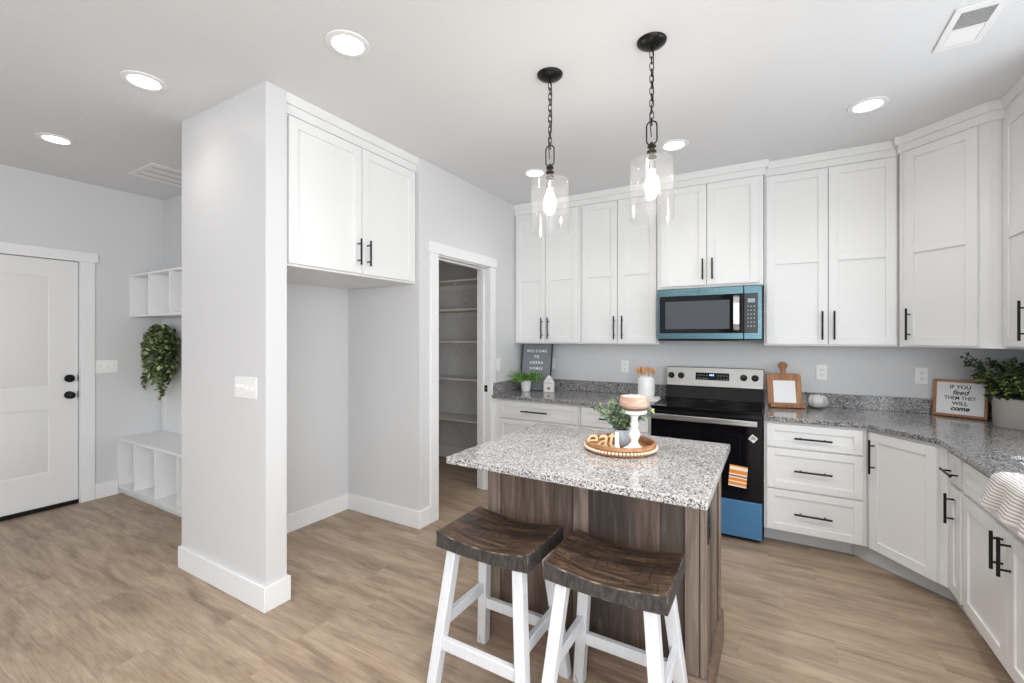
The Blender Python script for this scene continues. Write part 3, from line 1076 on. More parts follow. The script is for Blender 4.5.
hole = rounded_rect(hx0, hx1, hy0, hy1, 0.05)
bm = m.bm
loops = []
for loop in (outer, hole):
    vs = [bm.verts.new((p[0] - ox, p[1] - oy, CT)) for p in loop]
    es = [bm.edges.new((vs[i], vs[(i + 1) % len(vs)])) for i in range(len(vs))]
    loops.append(es)
res = bmesh.ops.triangle_fill(bm, edges=loops[0] + loops[1], use_beauty=True)
faces = [f for f in bm.faces]
ext = bmesh.ops.extrude_face_region(bm, geom=faces)
for v in [g for g in ext['geom'] if isinstance(g, bmesh.types.BMVert)]:
    v.co.z -= CT
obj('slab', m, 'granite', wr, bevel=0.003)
m = MB()
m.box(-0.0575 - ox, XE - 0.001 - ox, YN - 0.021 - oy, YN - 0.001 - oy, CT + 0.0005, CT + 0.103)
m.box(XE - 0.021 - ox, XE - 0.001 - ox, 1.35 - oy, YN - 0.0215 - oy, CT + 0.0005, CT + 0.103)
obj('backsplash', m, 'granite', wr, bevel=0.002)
# undermount sink
sk = thing('kitchen_sink', 'undermount stainless sink set in the right counter behind the striped towel', 'sink', (1.0975, 2.46, CZ - CT - 0.21))
m = MB()
rr = [(x - 1.0975, y - 2.46) for x, y in rounded_rect(hx0 - 0.004, hx1 + 0.004, hy0 - 0.004, hy1 + 0.004, 0.05)]
rings = []
for z, s in ((0.208, 1.0), (0.03, 0.97), (0.008, 0.93), (0.0, 0.85)):
    rings.append([m.bm.verts.new((p[0] * s, p[1] * s, z)) for p in rr])
for a_, b_ in zip(rings[:-1], rings[1:]):
    for i in range(len(rr)):
        m.bm.faces.new((a_[i], a_[(i + 1) % len(rr)], b_[(i + 1) % len(rr)], b_[i]))
m.bm.faces.new(rings[-1])
o = obj('basin', m, 'steel', sk)
sm = o.modifiers.new('solid', 'SOLIDIFY')
sm.thickness = 0.002
obj('drain', MB().lathe([(0, 0.004), (0.03, 0.004), (0.042, 0.006), (0.042, 0.001), (0, 0.001)], 0, 0, 0.002), 'bright_steel', sk)

# ------------------------------------------------------------------ range
RXa, RXb, RF = -0.804, -0.062, 3.49
rg = thing('electric_range', 'freestanding electric range with black glass door and blue film on its bottom drawer', 'range', ((RXa + RXb) / 2, RF, 0))
w2 = (RXb - RXa) / 2
obj('range_body', MB().box(-w2, w2, 0.0, YN - RF - 0.03, 0.03, 0.886).box(-w2 + 0.02, w2 - 0.02, 0.03, 0.5, 0.001, 0.03), 'blackenamel', rg, 0.002)
obj('storage_drawer', MB().box(-w2 + 0.003, w2 - 0.003, -0.022, -0.001, 0.032, 0.283), 'bluefilm', rg, 0.003)
od = obj('oven_door', MB().box(-w2 + 0.001, w2 - 0.001, -0.024, -0.001, 0.291, 0.862), 'blackglass', rg, 0.003)
m = MB()
for a_ in ((-0.235, 0.235, 0.368, 0.374), (-0.235, 0.235, 0.734, 0.740), (-0.235, -0.230, 0.374, 0.734), (0.230, 0.235, 0.374, 0.734)):
    m.box(a_[0], a_[1], -0.0252, -0.0242, a_[2], a_[3])
obj('window_frame', m, 'blackenamel', od)
hh = MB()
hh.box(-w2 + 0.012, w2 - 0.030, -0.066, -0.048, 0.808, 0.846)
for s in (-1, 1):
    hh.box(s * (w2 - 0.06) - 0.012, s * (w2 - 0.06) + 0.012, -0.048, -0.0245, 0.815, 0.840)
obj('oven_handle', hh, 'bright_steel', od, 0.004)
m = MB()
Rt = Matrix.Translation((0.207, -0.0245, 0.423)) @ Matrix.Rotation(math.radians(-5), 4, 'Y')
lb = obj('label_sticker', MB().box(-0.056, 0.056, -0.0008, 0.0, -0.073, 0.073), 'label', od)
lb.location = (0.222, -0.0246, 0.452)
lb.rotation_euler = (0, math.radians(4), 0)
lb['label'] = 'orange and white striped paper label'
m = MB().box(-0.021, 0.021, -0.0008, 0, -0.021, 0.021)
st = obj('diamond_sticker', m, 'plate', od)
st.location = (0.314, -0.0246, 0.722)
st.rotation_euler = (0, math.radians(38), 0)
st['label'] = 'small white diamond sticker with grey bars'
for a_, b_, c_, e_ in ((-0.015, 0.015, 0.005, 0.012), (-0.015, 0.015, -0.005, 0.001), (-0.015, 0.003, -0.015, -0.010)):
    pb = obj('printed_bar', MB().box(a_, b_, -0.0016, -0.001, c_, e_), 'slot', od)
    pb.location = st.location
    pb.rotation_euler = st.rotation_euler
ct = obj('cooktop', MB().box(-w2 - 0.001, w2 + 0.001, -0.028, 0.56, 0.8865, 0.9015), 'blackglass', rg, 0.004)
for cx, cy, r in ((-0.19, 0.13, 0.10), (0.19, 0.13, 0.085), (-0.19, 0.40, 0.075), (0.19, 0.40, 0.095), (0.0, 0.42, 0.05)):
    m = MB()
    m.lathe([(r - 0.004, 0), (r, 0), (r, 0.0008), (r - 0.004, 0.0008)], cx, cy, 0.9016, 40, closed=True)
    m.lathe([(r * 0.6 - 0.003, 0), (r * 0.6, 0), (r * 0.6, 0.0008), (r * 0.6 - 0.003, 0.0008)], cx, cy, 0.9016, 40, closed=True)
    obj('burner', m, 'burner', ct)
bgp = [(0.50, 0.902), (0.575, 0.902), (0.60, 0.902), (0.60, 1.0), (0.52, 1.0), (0.512, 0.95)]
m = MB()
RYZ = Matrix(((0, 0, 1, 0), (1, 0, 0, 0), (0, 1, 0, 0), (0, 0, 0, 1)))
m.prism([(0.50, 0.902), (0.62, 0.902), (0.62, 1.002), (0.535, 1.002), (0.515, 0.94)], -w2 + 0.004, w2 - 0.004, RYZ)
obj('back_guard', m, 'blackguard', rg, 0.003)
cp = MB()
cp.prism([(0.535, 1.003), (0.63, 1.003), (0.63, 1.160), (0.570, 1.160)], -w2 + 0.002, w2 - 0.002, RYZ)
cpo = obj('control_panel', cp, 'steel', rg, 0.004)
tilt = -math.atan2(0.035, 0.157)
for kx in (-0.330, -0.250, 0.228, 0.308):
    k = MB()
    k.lathe([(0, 0.030), (0.017, 0.030), (0.0215, 0.024), (0.0215, 0.004), (0.026, 0.0), (0, 0)], seg=24)
    k.box(-0.004, 0.004, -0.019, 0.019, 0.029, 0.036)
    ko = obj('knob', k, 'black', cpo)
    ko.location = (kx, 0.551, 1.088)
    ko.rotation_euler = (PI / 2 + tilt, 0, 0)
ds = obj('display', MB().box(-0.128, 0.128, -0.003, 0.0, -0.030, 0.030), 'blackglass', cpo, 0.001)
ds.location = (-0.005, 0.5515, 1.088)
ds.rotation_euler = (tilt, 0, 0)
def on_panel(name, mb, mat):
    o_ = obj(name, mb, mat, cpo)
    o_.location = ds.location
    o_.rotation_euler = ds.rotation_euler
    return o_


for a_, b_ in ((-0.020, -0.014), (-0.011, -0.001), (0.003, 0.013)):
    on_panel('clock_digit', MB().box(a_, b_, -0.005, -0.0035, 0.004, 0.018), 'lcd')
for i in range(4):
    for j in range(2):
        for x0 in (-0.112, 0.040):
            on_panel('button', MB().box(x0 + i * 0.022, x0 + 0.012 + i * 0.022, -0.0042, -0.0032, -0.020 + j * 0.026, -0.016 + j * 0.026), 'key')

# ------------------------------------------------------------------ over-the-range microwave
mw = thing('microwave', 'over-the-range microwave still wrapped in teal protective film', 'microwave', (-0.449, 3.83, 1.385))
obj('microwave_body', MB().box(-0.378, 0.378, 0.0, YN - 3.83 - 0.001, 0.012, 0.425), 'blackenamel', mw, 0.002)
obj('vent_grille', MB().box(-0.376, 0.376, -0.018, 0.28, 0.0, 0.0115), 'blackenamel', mw, 0.002)
dr = obj('microwave_door', MB().box(-0.379, 0.255, -0.030, -0.001, 0.014, 0.420), 'tealfilm', mw, 0.004)
gl = obj('door_glass', MB().box(-0.360, 0.2545, -0.033, -0.0305, 0.062, 0.362), 'blackglass', dr, 0.002)
obj('window', MB().box(-0.315, 0.160, -0.0345, -0.0332, 0.095, 0.318), 'greyglass', dr, 0.001)
m = MB()
hp = [(0.208, -0.0335, 0.070), (0.208, -0.050, 0.085), (0.208, -0.060, 0.13), (0.208, -0.063, 0.21), (0.208, -0.060, 0.29), (0.208, -0.050, 0.335), (0.208, -0.0335, 0.350)]
for i in range(len(hp) - 1):
    a_, b_ = hp[i], hp[i + 1]
    m._faces([Vector(v) for v in ((0.188, a_[1], a_[2]), (0.228, a_[1], a_[2]), (0.228, b_[1], b_[2]), (0.188, b_[1], b_[2]), (0.188, a_[1] + 0.008, a_[2]), (0.228, a_[1] + 0.008, a_[2]), (0.228, b_[1] + 0.008, b_[2]), (0.188, b_[1] + 0.008, b_[2]))],
             [(0, 1, 2, 3), (7, 6, 5, 4), (0, 4, 5, 1), (1, 5, 6, 2), (2, 6, 7, 3), (3, 7, 4, 0)])
obj('door_handle', m, 'bright_steel', dr)
lg = obj('badge', MB().lathe([(0, 0), (0.045, 0), (0.043, 0.0015), (0, 0.0015)], seg=32, sy=0.28), 'tealfilm', dr)
lg.location = (-0.035, -0.0302, 0.392)
lg.rotation_euler = (PI / 2, 0, 0)
pn = obj('control_side', MB().box(0.2565, 0.379, -0.030, -0.001, 0.014, 0.420), 'tealfilm', mw, 0.004)
kp = obj('keypad', MB().box(0.258, 0.350, -0.033, -0.0305, 0.062, 0.362), 'blackglass', pn, 0.002)
obj('display', MB().box(0.283, 0.332, -0.0345, -0.0332, 0.292, 0.322), 'lcd_grey', pn)
for i in range(3):
    for j in range(6):
        z = 0.108 + j * 0.030
        obj('button', MB().box(0.280 + i * 0.021, 0.290 + i * 0.021, -0.0340, -0.0332, z, z + (0.010 if j else 0.012)), 'key', pn)


# ------------------------------------------------------------------ island
IX0, IX1, IY0, IY1, IZ = -1.192, -0.174, 1.487, 2.335, 0.914
isl = thing('kitchen_island', 'weathered grey-brown wood kitchen island body under the speckled granite top', 'island', (-0.70, 2.03, 0))
bx0, bx1, by0, by1 = -1.185 + 0.70, -0.214 + 0.70, 1.795 - 2.03, 2.300 - 2.03
ZT = IZ - CT - 0.0015
obj('island_body', MB().box(bx0 + 0.008, bx1 - 0.004, by0 + 0.012, by1 - 0.008, 0.001, ZT), 'island', isl)
# face posts and battens (front), standing proud of the plank panels
for x0, x1 in ((bx0, bx0 + 0.070), (bx0 + 0.440, bx0 + 0.508), (bx0 + 0.895, bx1 - 0.026)):
    obj('batten', MB().box(x0, x1, by0, by0 + 0.0115, 0.135, ZT), 'islandpost', isl, 0.002)
for x0, y0 in ((bx1 - 0.024, by0 - 0.001), ):
    obj('corner_post', MB().box(bx1 - 0.022, bx1, by0 - 0.001, by0 + 0.030, 0.135, ZT), 'islandpost', isl, 0.002)
obj('corner_post', MB().box(bx1 - 0.0035, bx1 + 0.004, by1 - 0.075, by1, 0.148, ZT), 'islandpost', isl, 0.002)
pp = [(-0.006, 0.001), (0.013, 0.001), (0.013, 0.132), (0.004, 0.147), (-0.006, 0.147)]
m = MB()
# travel so that outward is right of travel (clockwise seen from above is outward left; go counter-clockwise)
m.sweep([(bx0 - 0.0005, by1), (bx0 - 0.0005, by0 - 0.0015), (bx1 + 0.0005, by0 - 0.0015), (bx1 + 0.0005, by1 + 0.0005), (bx0 + 0.02, by1 + 0.0005)], [(-o, z) for o, z in pp] if False else pp)
obj('plinth', m, 'islandrail', isl)
ou = obj('outlet', MB().box(0, 0.005, -0.038, 0.038, -0.062, 0.062), 'black', isl, 0.003)
ou.location = (bx1 - 0.0035, by0 + 0.082, 0.69)
m = MB()
for z in (-0.026, 0.026):
    m.box(0.005, 0.007, -0.016, 0.016, z - 0.016, z + 0.016)
obj('socket', m, 'bronze', ou, 0.002)
it = thing('granite_island_top', 'speckled granite slab on the kitchen island, colour lightened for brighter light', 'countertop', (-0.683, 1.911, IZ - CT))
obj('slab', MB().box(IX0 + 0.683, IX1 + 0.683, IY0 - 1.911, IY1 - 1.911, 0, CT), 'granite_lit', it, bevel=0.004)


# ------------------------------------------------------------------ saddle stools
def make_stool(label, loc):
    t = thing('saddle_stool', label, 'stool', loc, 0, 'saddle stools at the island')
    SW, SD, ST = 0.42, 0.310, 0.062
    nx, ny = 28, 6
    m = MB()
    top, bot = {}, {}
    for i in range(nx + 1):
        for j in range(ny + 1):
            u = i / nx * 2 - 1
            v = j / ny * 2 - 1
            dip = 0.024 * (1 - abs(u) ** 2.0) * (1.0)
            z = 0.64 - dip
            bz = 0.64 - ST + 0.010 * (abs(u) ** 2.0) * 1.0 - 0.012
            top[i, j] = m.bm.verts.new((u * SW / 2, v * SD / 2, z))
            bot[i, j] = m.bm.verts.new((u * SW / 2, v * SD / 2, bz))
    for i in range(nx):
        for j in range(ny):
            m.bm.faces.new((top[i, j], top[i + 1, j], top[i + 1, j + 1], top[i, j + 1]))
            m.bm.faces.new((bot[i, j], bot[i, j + 1], bot[i + 1, j + 1], bot[i + 1, j]))
    for i in range(nx):
        m.bm.faces.new((top[i, 0], bot[i, 0], bot[i + 1, 0], top[i + 1, 0]))
        m.bm.faces.new((top[i, ny], top[i + 1, ny], bot[i + 1, ny], bot[i, ny]))
    for j in range(ny):
        m.bm.faces.new((top[0, j], top[0, j + 1], bot[0, j + 1], bot[0, j]))
        m.bm.faces.new((top[nx, j], bot[nx, j], bot[nx, j + 1], top[nx, j + 1]))
    so_ = obj('seat', m, 'sawn', t)
    so_.data.materials.append(M['seatside'])
    so_.data.materials.append(M['seatworn'])
    for p_ in so_.data.polygons:
        if p_.normal.z < 0.5:
            p_.material_index = 1
    md = so_.modifiers.new('bevel', 'BEVEL')
    md.width = 0.0035
    md.segments = 2
    md.limit_method = 'ANGLE'
    md.angle_limit = math.radians(40)
    md.material = 2
    tx, ty, bx, by = 0.150, 0.112, 0.208, 0.182
    zt = 0.574
    hwid = 0.0215

    def at(sx, sy, z):
        k = (zt - z) / zt
        return Vector((sx * (tx + (bx - tx) * k), sy * (ty + (by - ty) * k), z))
    for sx in (-1, 1):
        for sy in (-1, 1):
            m = MB()
            a_, b_ = at(sx, sy, 0.0), at(sx, sy, zt)
            vs = []
            for c in (a_, b_):
                for ex, ey in ((-1, -1), (1, -1), (1, 1), (-1, 1)):
                    vs.append(Vector((c.x + ex * hwid, c.y + ey * hwid, c.z)))
            m._faces(vs, [(0, 3, 2, 1), (4, 5, 6, 7), (0, 1, 5, 4), (1, 2, 6, 5), (2, 3, 7, 6), (3, 0, 4, 7)])
            obj('leg', m, 'legwhite', t, bevel=0.003)

    def bar(p, q, hw_, hz):
        m = MB()
        dr_ = (q - p).normalized()
        s = dr_.cross(Vector((0, 0, 1))).normalized() * hw_
        vs = [c + e * s + Vector((0, 0, f * hz)) for c in (p, q) for e, f in ((-1, -1), (1, -1), (1, 1), (-1, 1))]
        m._faces(vs, [(0, 3, 2, 1), (4, 5, 6, 7), (0, 1, 5, 4), (1, 2, 6, 5), (2, 3, 7, 6), (3, 0, 4, 7)])
        obj('stretcher', m, 'legwhite', t, bevel=0.003)
    for sy in (-1, 1):
        p, q = at(-1, sy, 0.205), at(1, sy, 0.205)
        p.x += hwid * 0.9
        q.x -= hwid * 0.9
        bar(p, q, 0.012, 0.023)
    for sx in (-1, 1):
        p, q = at(sx, -1, 0.285), at(sx, 1, 0.285)
        p.y += hwid * 0.9
        q.y -= hwid * 0.9
        bar(p, q, 0.012, 0.023)
    return t


s1 = make_stool('left dark-seated saddle stool with white legs, nearer the fridge alcove', (-0.961, 1.553, 0))
dup(s1, (-0.483, 1.553, 0), 0, 'right dark-seated saddle stool with white legs, nearer the range')


# ------------------------------------------------------------------ recessed ceiling lights
def make_downlight(label, x, y, group):
    t = thing('ceiling_light', label, 'ceiling light', (x, y, H), 0, group)
    obj('trim_ring', MB().lathe([(0.062, -0.002), (0.070, -0.008), (0.094, -0.005), (0.096, -0.0005), (0.062, -0.0005)], seg=40, closed=True), 'trim', t)
    obj('diffuser', MB().lathe([(0, -0.0045), (0.061, -0.0045), (0.061, -0.001), (0, -0.001)], seg=40), 'lamp', t)
    l = bpy.data.lights.new('downlight', 'SPOT')
    l.energy = W_DL
    l.spot_size = math.radians(135)
    l.spot_blend = 1.0
    l.shadow_soft_size = 0.06
    l.color = (1.0, 0.985, 0.965)
    o = bpy.data.objects.new('downlight', l)
    COL.objects.link(o)
    o.parent = t
    o.location = (0, 0, -0.03)
    return t


G = 'recessed ceiling lights'
d0 = make_downlight('round recessed ceiling light in front of the wing wall, largest in the photo', -1.66, 1.37, G)
for x, y, lb_ in ((-2.812, 1.036, 'round recessed ceiling light left of the wing wall, middle of the three on the left'),
                  (-4.146, 1.042, 'round recessed ceiling light nearest the entry door'),
                  (-1.663, 3.214, 'round recessed ceiling light seen just behind the left pendant shade'),
                  (-0.592, 3.229, 'round recessed ceiling light seen just right of the right pendant shade'),
                  (0.467, 3.230, 'round recessed ceiling light nearest the diagonal corner cabinet'),
                  (0.467, 1.20, 'added unseen recessed fill light overhead just outside the photo, above the sink aisle'),  # this and the next lamp are added to brighten island, bases and floor
                  (-0.592, 1.20, 'added unseen recessed fill light overhead just outside the photo, above the stools'),
                  (-0.45, -0.7, 'extra unseen recessed ceiling light behind the camera, right one'),
                  (-2.6, -1.2, 'extra unseen recessed ceiling light behind the camera, left one')):
    o_ = dup(d0, (x, y, H), 0, lb_, G)
    if y > 3 or y < 0 or 'overhead' in lb_:
        for ch in o_.children:
            if ch.type == 'LIGHT':
                ch.data = ch.data.copy()
                ch.data.energy = W_DK if y > 3 else W_DB  # unseen extra lights get a much stronger fill power


# the pantry has its own dim warm lamp, out of sight above the doorway
pd_ = dup(d0, (-3.1, 3.30, H), 0, 'dim warm ceiling light inside the pantry', None)
del pd_['group']
for ch in pd_.children:
    if ch.type == 'LIGHT':
        ch.data = ch.data.copy()
        ch.data.energy = 6.0
        ch.data.color = (1.0, 0.80, 0.58)
    if ch.name.startswith('diffuser'):
        ch.data = ch.data.copy()
        ch.data.materials.clear()
        ch.data.materials.append(M['lamp_dim'])

# ceiling vents
v1 = thing('ceiling_vent', 'white rectangular ceiling register with open louvres at the top right of the photo', 'vent', (0.717, 2.62, H))
m = MB()
hx, hy = 0.080, 0.160
m.box(-hx, hx, -hy, -hy + 0.036, -0.008, -0.0005).box(-hx, hx, hy - 0.036, hy, -0.008, -0.0005)
m.box(-hx, -hx + 0.026, -hy + 0.036, hy - 0.036, -0.008, -0.0005).box(hx - 0.026, hx, -hy + 0.036, hy - 0.036, -0.008, -0.0005)
m.box(-hx + 0.026, hx - 0.026, -0.004, 0.004, -0.008, -0.0005)
obj('frame', m, 'trim', v1, 0.0015)
obj('backing', MB().box(-0.054, 0.054, -0.124, 0.124, -0.0012, -0.0004), 'ventdark', v1)
SLOPE = Matrix.Rotation(math.radians(35), 4, 'X')
for k in range(18):
    y = -0.117 + k * 0.0136
    if abs(y) < 0.008:
        continue
    # near half tilts away from the camera (open), far half toward it (closed)
    a_ = math.radians(50 if y < 0 else -25)
    m = MB()
    m.box(-0.053, 0.053, -0.0062, 0.0062, -0.0006, 0.0006, Matrix.Rotation(a_, 4, 'X'))
    so = obj('slat', m, 'trim', v1)
    so.location = (0, y, -0.0055)
v2 = thing('ceiling_vent', 'large perforated return air grille on the mudroom ceiling', 'vent', (-4.295, 1.76, H))
gx, gy = 0.213, 0.208
m = MB()
m.box(-gx, gx, -gy, -gy + 0.03, -0.007, -0.0005).box(-gx, gx, gy - 0.03, gy, -0.007, -0.0005)
m.box(-gx, -gx + 0.03, -gy + 0.03, gy - 0.03, -0.007, -0.0005).box(gx - 0.03, gx, -gy + 0.03, gy - 0.03, -0.007, -0.0005)
obj('frame', m, 'trim', v2, 0.0015)
obj('face_plate', MB().box(-gx + 0.03, gx - 0.03, -gy + 0.03, gy - 0.03, -0.005, -0.0005), 'trim', v2)
m = MB()
for i in range(3):
    for j in range(24):
        m.box(-0.150 + i * 0.13, -0.122 + i * 0.13, -0.168 + j * 0.0142, -0.163 + j * 0.0142, -0.0056, -0.0049)
obj('slot_row', m, 'ventdark', v2)


# ------------------------------------------------------------------ pendants
def make_pendant(label, loc):
    t = thing('pendant_light', label, 'pendant light', loc, 0, 'glass pendants over the island')
    # z down from the ceiling
    obj('canopy', MB().lathe([(0, -0.026), (0.012, -0.028), (0.030, -0.026), (0.055, -0.015), (0.064, -0.006), (0.065, -0.0005), (0, -0.0005)], seg=36), 'bronze', t)
    obj('canopy_loop', MB().cyl((0, 0, -0.026), (0, 0, -0.040), 0.007, 12), 'bronze', t)
    m = MB()
    z = -0.042
    k = 0
    while z > -0.352:
        L, Wd = 0.036, 0.0085
        pts = []
        for q in range(14):
            a_ = 2 * PI * q / 14
            u = Wd * math.cos(a_)
            w_ = (L / 2 - Wd) * (1 if math.sin(a_) > 0 else -1) + Wd * math.sin(a_)
            pts.append((u, 0, z - L / 2 + w_ + 0.002) if k % 2 == 0 else (0, u, z - L / 2 + w_ + 0.002))
        m.tube(pts, 0.0021, 6, closed=True)
        z -= L - 0.0085
        k += 1
    zc = z
    obj('chain', m, 'bronze', t)
    pts = [(0.003 * math.sin(i * 0.9) + 0.006 * math.sin(i * 0.35), 0.012 * math.sin(i * PI / 14), -0.03 - i * 0.025) for i in range(17)]
    obj('cord', MB().tube(pts, 0.0022, 6), 'black', t)
    pts = []
    for q in range(28):
        a_ = 2 * PI * q / 28
        u = 0.023 * math.cos(a_)
        w_ = 0.030 * (1 if math.sin(a_) > 0 else -1) + 0.023 * math.sin(a_)
        pts.append((u, 0, -0.4110 + w_))
    obj('loop', MB().tube(pts, 0.0032, 8, closed=True), 'bronze', t)
    obj('finial', MB().lathe([(0, -0.4520), (0.008, -0.4540), (0.010, -0.4620), (0.018, -0.4680), (0.020, -0.4740), (0.012, -0.4800), (0.011, -0.4860), (0.021, -0.4920), (0.022, -0.5000), (0.014, -0.5060), (0.013, -0.5140), (0.022, -0.5180), (0.022, -0.5220), (0, -0.5220)], seg=24), 'wornbronze', t)
    obj('socket', MB().lathe([(0, -0.5405), (0.020, -0.5405), (0.020, -0.5760), (0.017, -0.5790), (0, -0.5790)], seg=24), 'steel', t)
    r = 0.0955
    zt, zb = -0.5340, -0.802
    prof = [(0.012, -0.5230), (0.050, -0.5250), (0.078, -0.5280), (0.091, -0.5350), (r, -0.5480), (r, zb), (r - 0.003, zb), (r - 0.003, -0.5500), (0.089, -0.5380), (0.076, -0.5320), (0.050, -0.5290), (0.012, -0.5270)]
    obj('glass_shade', MB().lathe(prof, seg=48, closed=True), 'clear', t)
    obj('bulb_glass', MB().lathe([(0.012, -0.5800), (0.014, -0.5910), (0.026, -0.6210), (0.031, -0.6510), (0.026, -0.6810), (0.012, -0.7040), (0, -0.7100)], seg=24), 'bulbglass', t)
    m = MB()
    for q in range(4):
        a_ = q * PI / 2 + 0.4
        m.tube([(0.009 * math.cos(a_), 0.009 * math.sin(a_), -0.6010), (0.014 * math.cos(a_ + 0.3), 0.014 * math.sin(a_ + 0.3), -0.6710)], 0.0028, 6)
    obj('filament', m, 'bulb', t)
    l = bpy.data.lights.new('pendant_lamp', 'POINT')
    l.energy = W_P
    l.shadow_soft_size = 0.03
    l.color = (1.0, 0.96, 0.90)
    o = bpy.data.objects.new('pendant_lamp', l)
    COL.objects.link(o)
    o.parent = t
    o.location = (0, 0, -0.6360)
    return t


p0 = make_pendant('left clear glass cylinder pendant hanging on a dark chain over the island', (-0.973, 2.044, H))
dup(p0, (-0.470, 2.044, H), 0, 'right clear glass cylinder pendant, the larger looking one nearer the camera')


# ------------------------------------------------------------------ switches and outlets
def switch_plate(label, loc, rz, n, states, w=None):
    t = thing('light_switch', label, 'light switch', loc, rz)
    w = w or (0.070 + 0.046 * (n - 1))
    obj('cover_plate', MB().box(-w / 2, w / 2, -0.006, -0.0004, -0.058, 0.058), 'plate', t, 0.003)
    for i in range(n):
        x = (i - (n - 1) / 2) * 0.046
        s = 1 if states[i] else -1
        m = MB()
        m.box(x - 0.0065, x + 0.0065, -0.0075, -0.006, -0.013, 0.013)
        m.box(x - 0.005, x + 0.005, -0.020, -0.006, -0.005, 0.007, Matrix.Rotation(-0.5 * s, 4, 'X'))
        obj('toggle', m, 'plate', t, 0.001)
    return t


def outlet(label, loc, rz=0.0):
    t = thing('wall_outlet', label, 'outlet', loc, rz)
    obj('cover_plate', MB().box(-0.036, 0.036, -0.006, -0.0004, -0.058, 0.058), 'plate', t, 0.003)
    for s in (-1, 1):
        o = obj('receptacle', MB().lathe([(0, 0), (0.0165, 0), (0.0165, 0.002), (0, 0.002)], seg=24, sy=0.86), 'plate', t)
        o.location = (0, -0.0062, s * 0.020)
        o.rotation_euler = (PI / 2, 0, 0)
        sl = MB().box(-0.0085, -0.0055, -0.0088, -0.0078, s * 0.020 - 0.004, s * 0.020 + 0.006).box(0.0055, 0.0085, -0.0088, -0.0078, s * 0.020 - 0.004, s * 0.020 + 0.006)
        sl.box(-0.002, 0.002, -0.0088, -0.0078, s * 0.020 - 0.011, s * 0.020 - 0.007)
        so = obj('slot', sl, 'slot', o)
        so.matrix_parent_inverse = (Matrix.Translation(o.location) @ o.rotation_euler.to_matrix().to_4x4()).inverted()
    return t


switch_plate('white four-gang toggle switch on the wing wall', (-2.444, 1.3515, 1.148), 0, 4, (1, 1, 0, 0), 0.208)
switch_plate('white three-gang toggle switch beside the entry door', (XW, 1.612, 1.155), PI / 2, 3, (1, 0, 1), 0.158)
switch_plate('white light switch on the wall right of the pantry doorway', (-2.26, 3.60, 1.152), PI / 2, 1, (1,))
switch_plate('white switch plate half hidden behind the right edge of the letter board', (-1.958, YN, 1.145), 0, 1, (0,))
outlet('white outlet on the back wall left of the utensil crock', (-1.202, YN, 1.140))
outlet('white outlet on the back wall above the pale gourd', (0.320, YN, 1.146))
outlet('white outlet on the back wall left of the framed lettered sign', (0.898, YN, 1.145))

# ------------------------------------------------------------------ mudroom bench and cubbies
bn = thing('mudroom_bench', 'white built-in bench with open cubbies under the seat by the entry', 'bench', (XW + 0.001, 1.69, 0))
BL = 1.96
BDp = 2.036 - 1.69
m = MB()
m.box(0, BL, 0.045, 0.060, 0.0, 0.06)
obj('shoe_strip', MB().box(0, BL, 0.030, 0.0445, 0.0005, 0.012), 'trim', bn)
obj('toe_board', m, 'trim', bn, 0.002)
obj('bench_top', MB().box(0, BL, -0.012, BDp, 0.490, 0.512), 'trim', bn, 0.003)
obj('bottom_shelf', MB().box(0, BL, 0, BDp, 0.061, 0.079), 'trim', bn, 0.001)
obj('back_panel', MB().box(0, BL, BDp - 0.006, BDp, 0.080, 0.489), 'trim', bn)
for x in (0.0, 0.325, 0.71, 1.095, 1.48, 1.94):
    obj('divider', MB().box(x, x + 0.018, 0.0, BDp - 0.007, 0.080, 0.489), 'trim', bn, 0.001)
cb = thing('cubby_shelf', 'white wall-mounted cubby shelf above the mudroom bench', 'shelf', (XW + 0.001, 1.776, 1.60))
CD = 2.036 - 1.776
obj('bottom_board', MB().box(0, BL, 0, CD, 0, 0.018), 'trim', cb, 0.001)
obj('top_board', MB().box(0, BL, 0, CD, 0.370, 0.388), 'trim', cb, 0.001)
obj('back_panel', MB().box(0, BL, CD - 0.006, CD, 0.0185, 0.3695), 'trim', cb)
for x in (0.0, 0.372, 0.757, 1.14, 1.52, 1.94):
    obj('divider', MB().box(x, x + 0.018, 0.0, CD - 0.007, 0.0185, 0.3695), 'trim', cb, 0.001)
hb = thing('hook_panel', 'white board and batten panel on the wall between bench and cubby shelf', 'wall panel', (XW + 0.001, 2.036, 0.513))
obj('backboard', MB().box(0, BL, -0.007, -0.0005, 0, 1.085), 'trim', hb)
for x in (0.02, 0.48, 0.94, 1.40):
    obj('batten', MB().box(x, x + 0.07, -0.018, -0.0075, 0, 1.085), 'trim', hb, 0.001)
for x in (0.26, 0.72, 1.18):
    m = MB()
    m.box(x - 0.012, x + 0.012, -0.011, -0.0075, 0.93, 0.98)
    m.tube([(x, -0.011, 0.965), (x, -0.035, 0.965), (x, -0.048, 0.975), (x, -0.050, 0.99)], 0.004, 8)
    m.tube([(x, -0.011, 0.945), (x, -0.025, 0.93), (x, -0.035, 0.94)], 0.004, 8)
    obj('hook', m, 'black', hb)

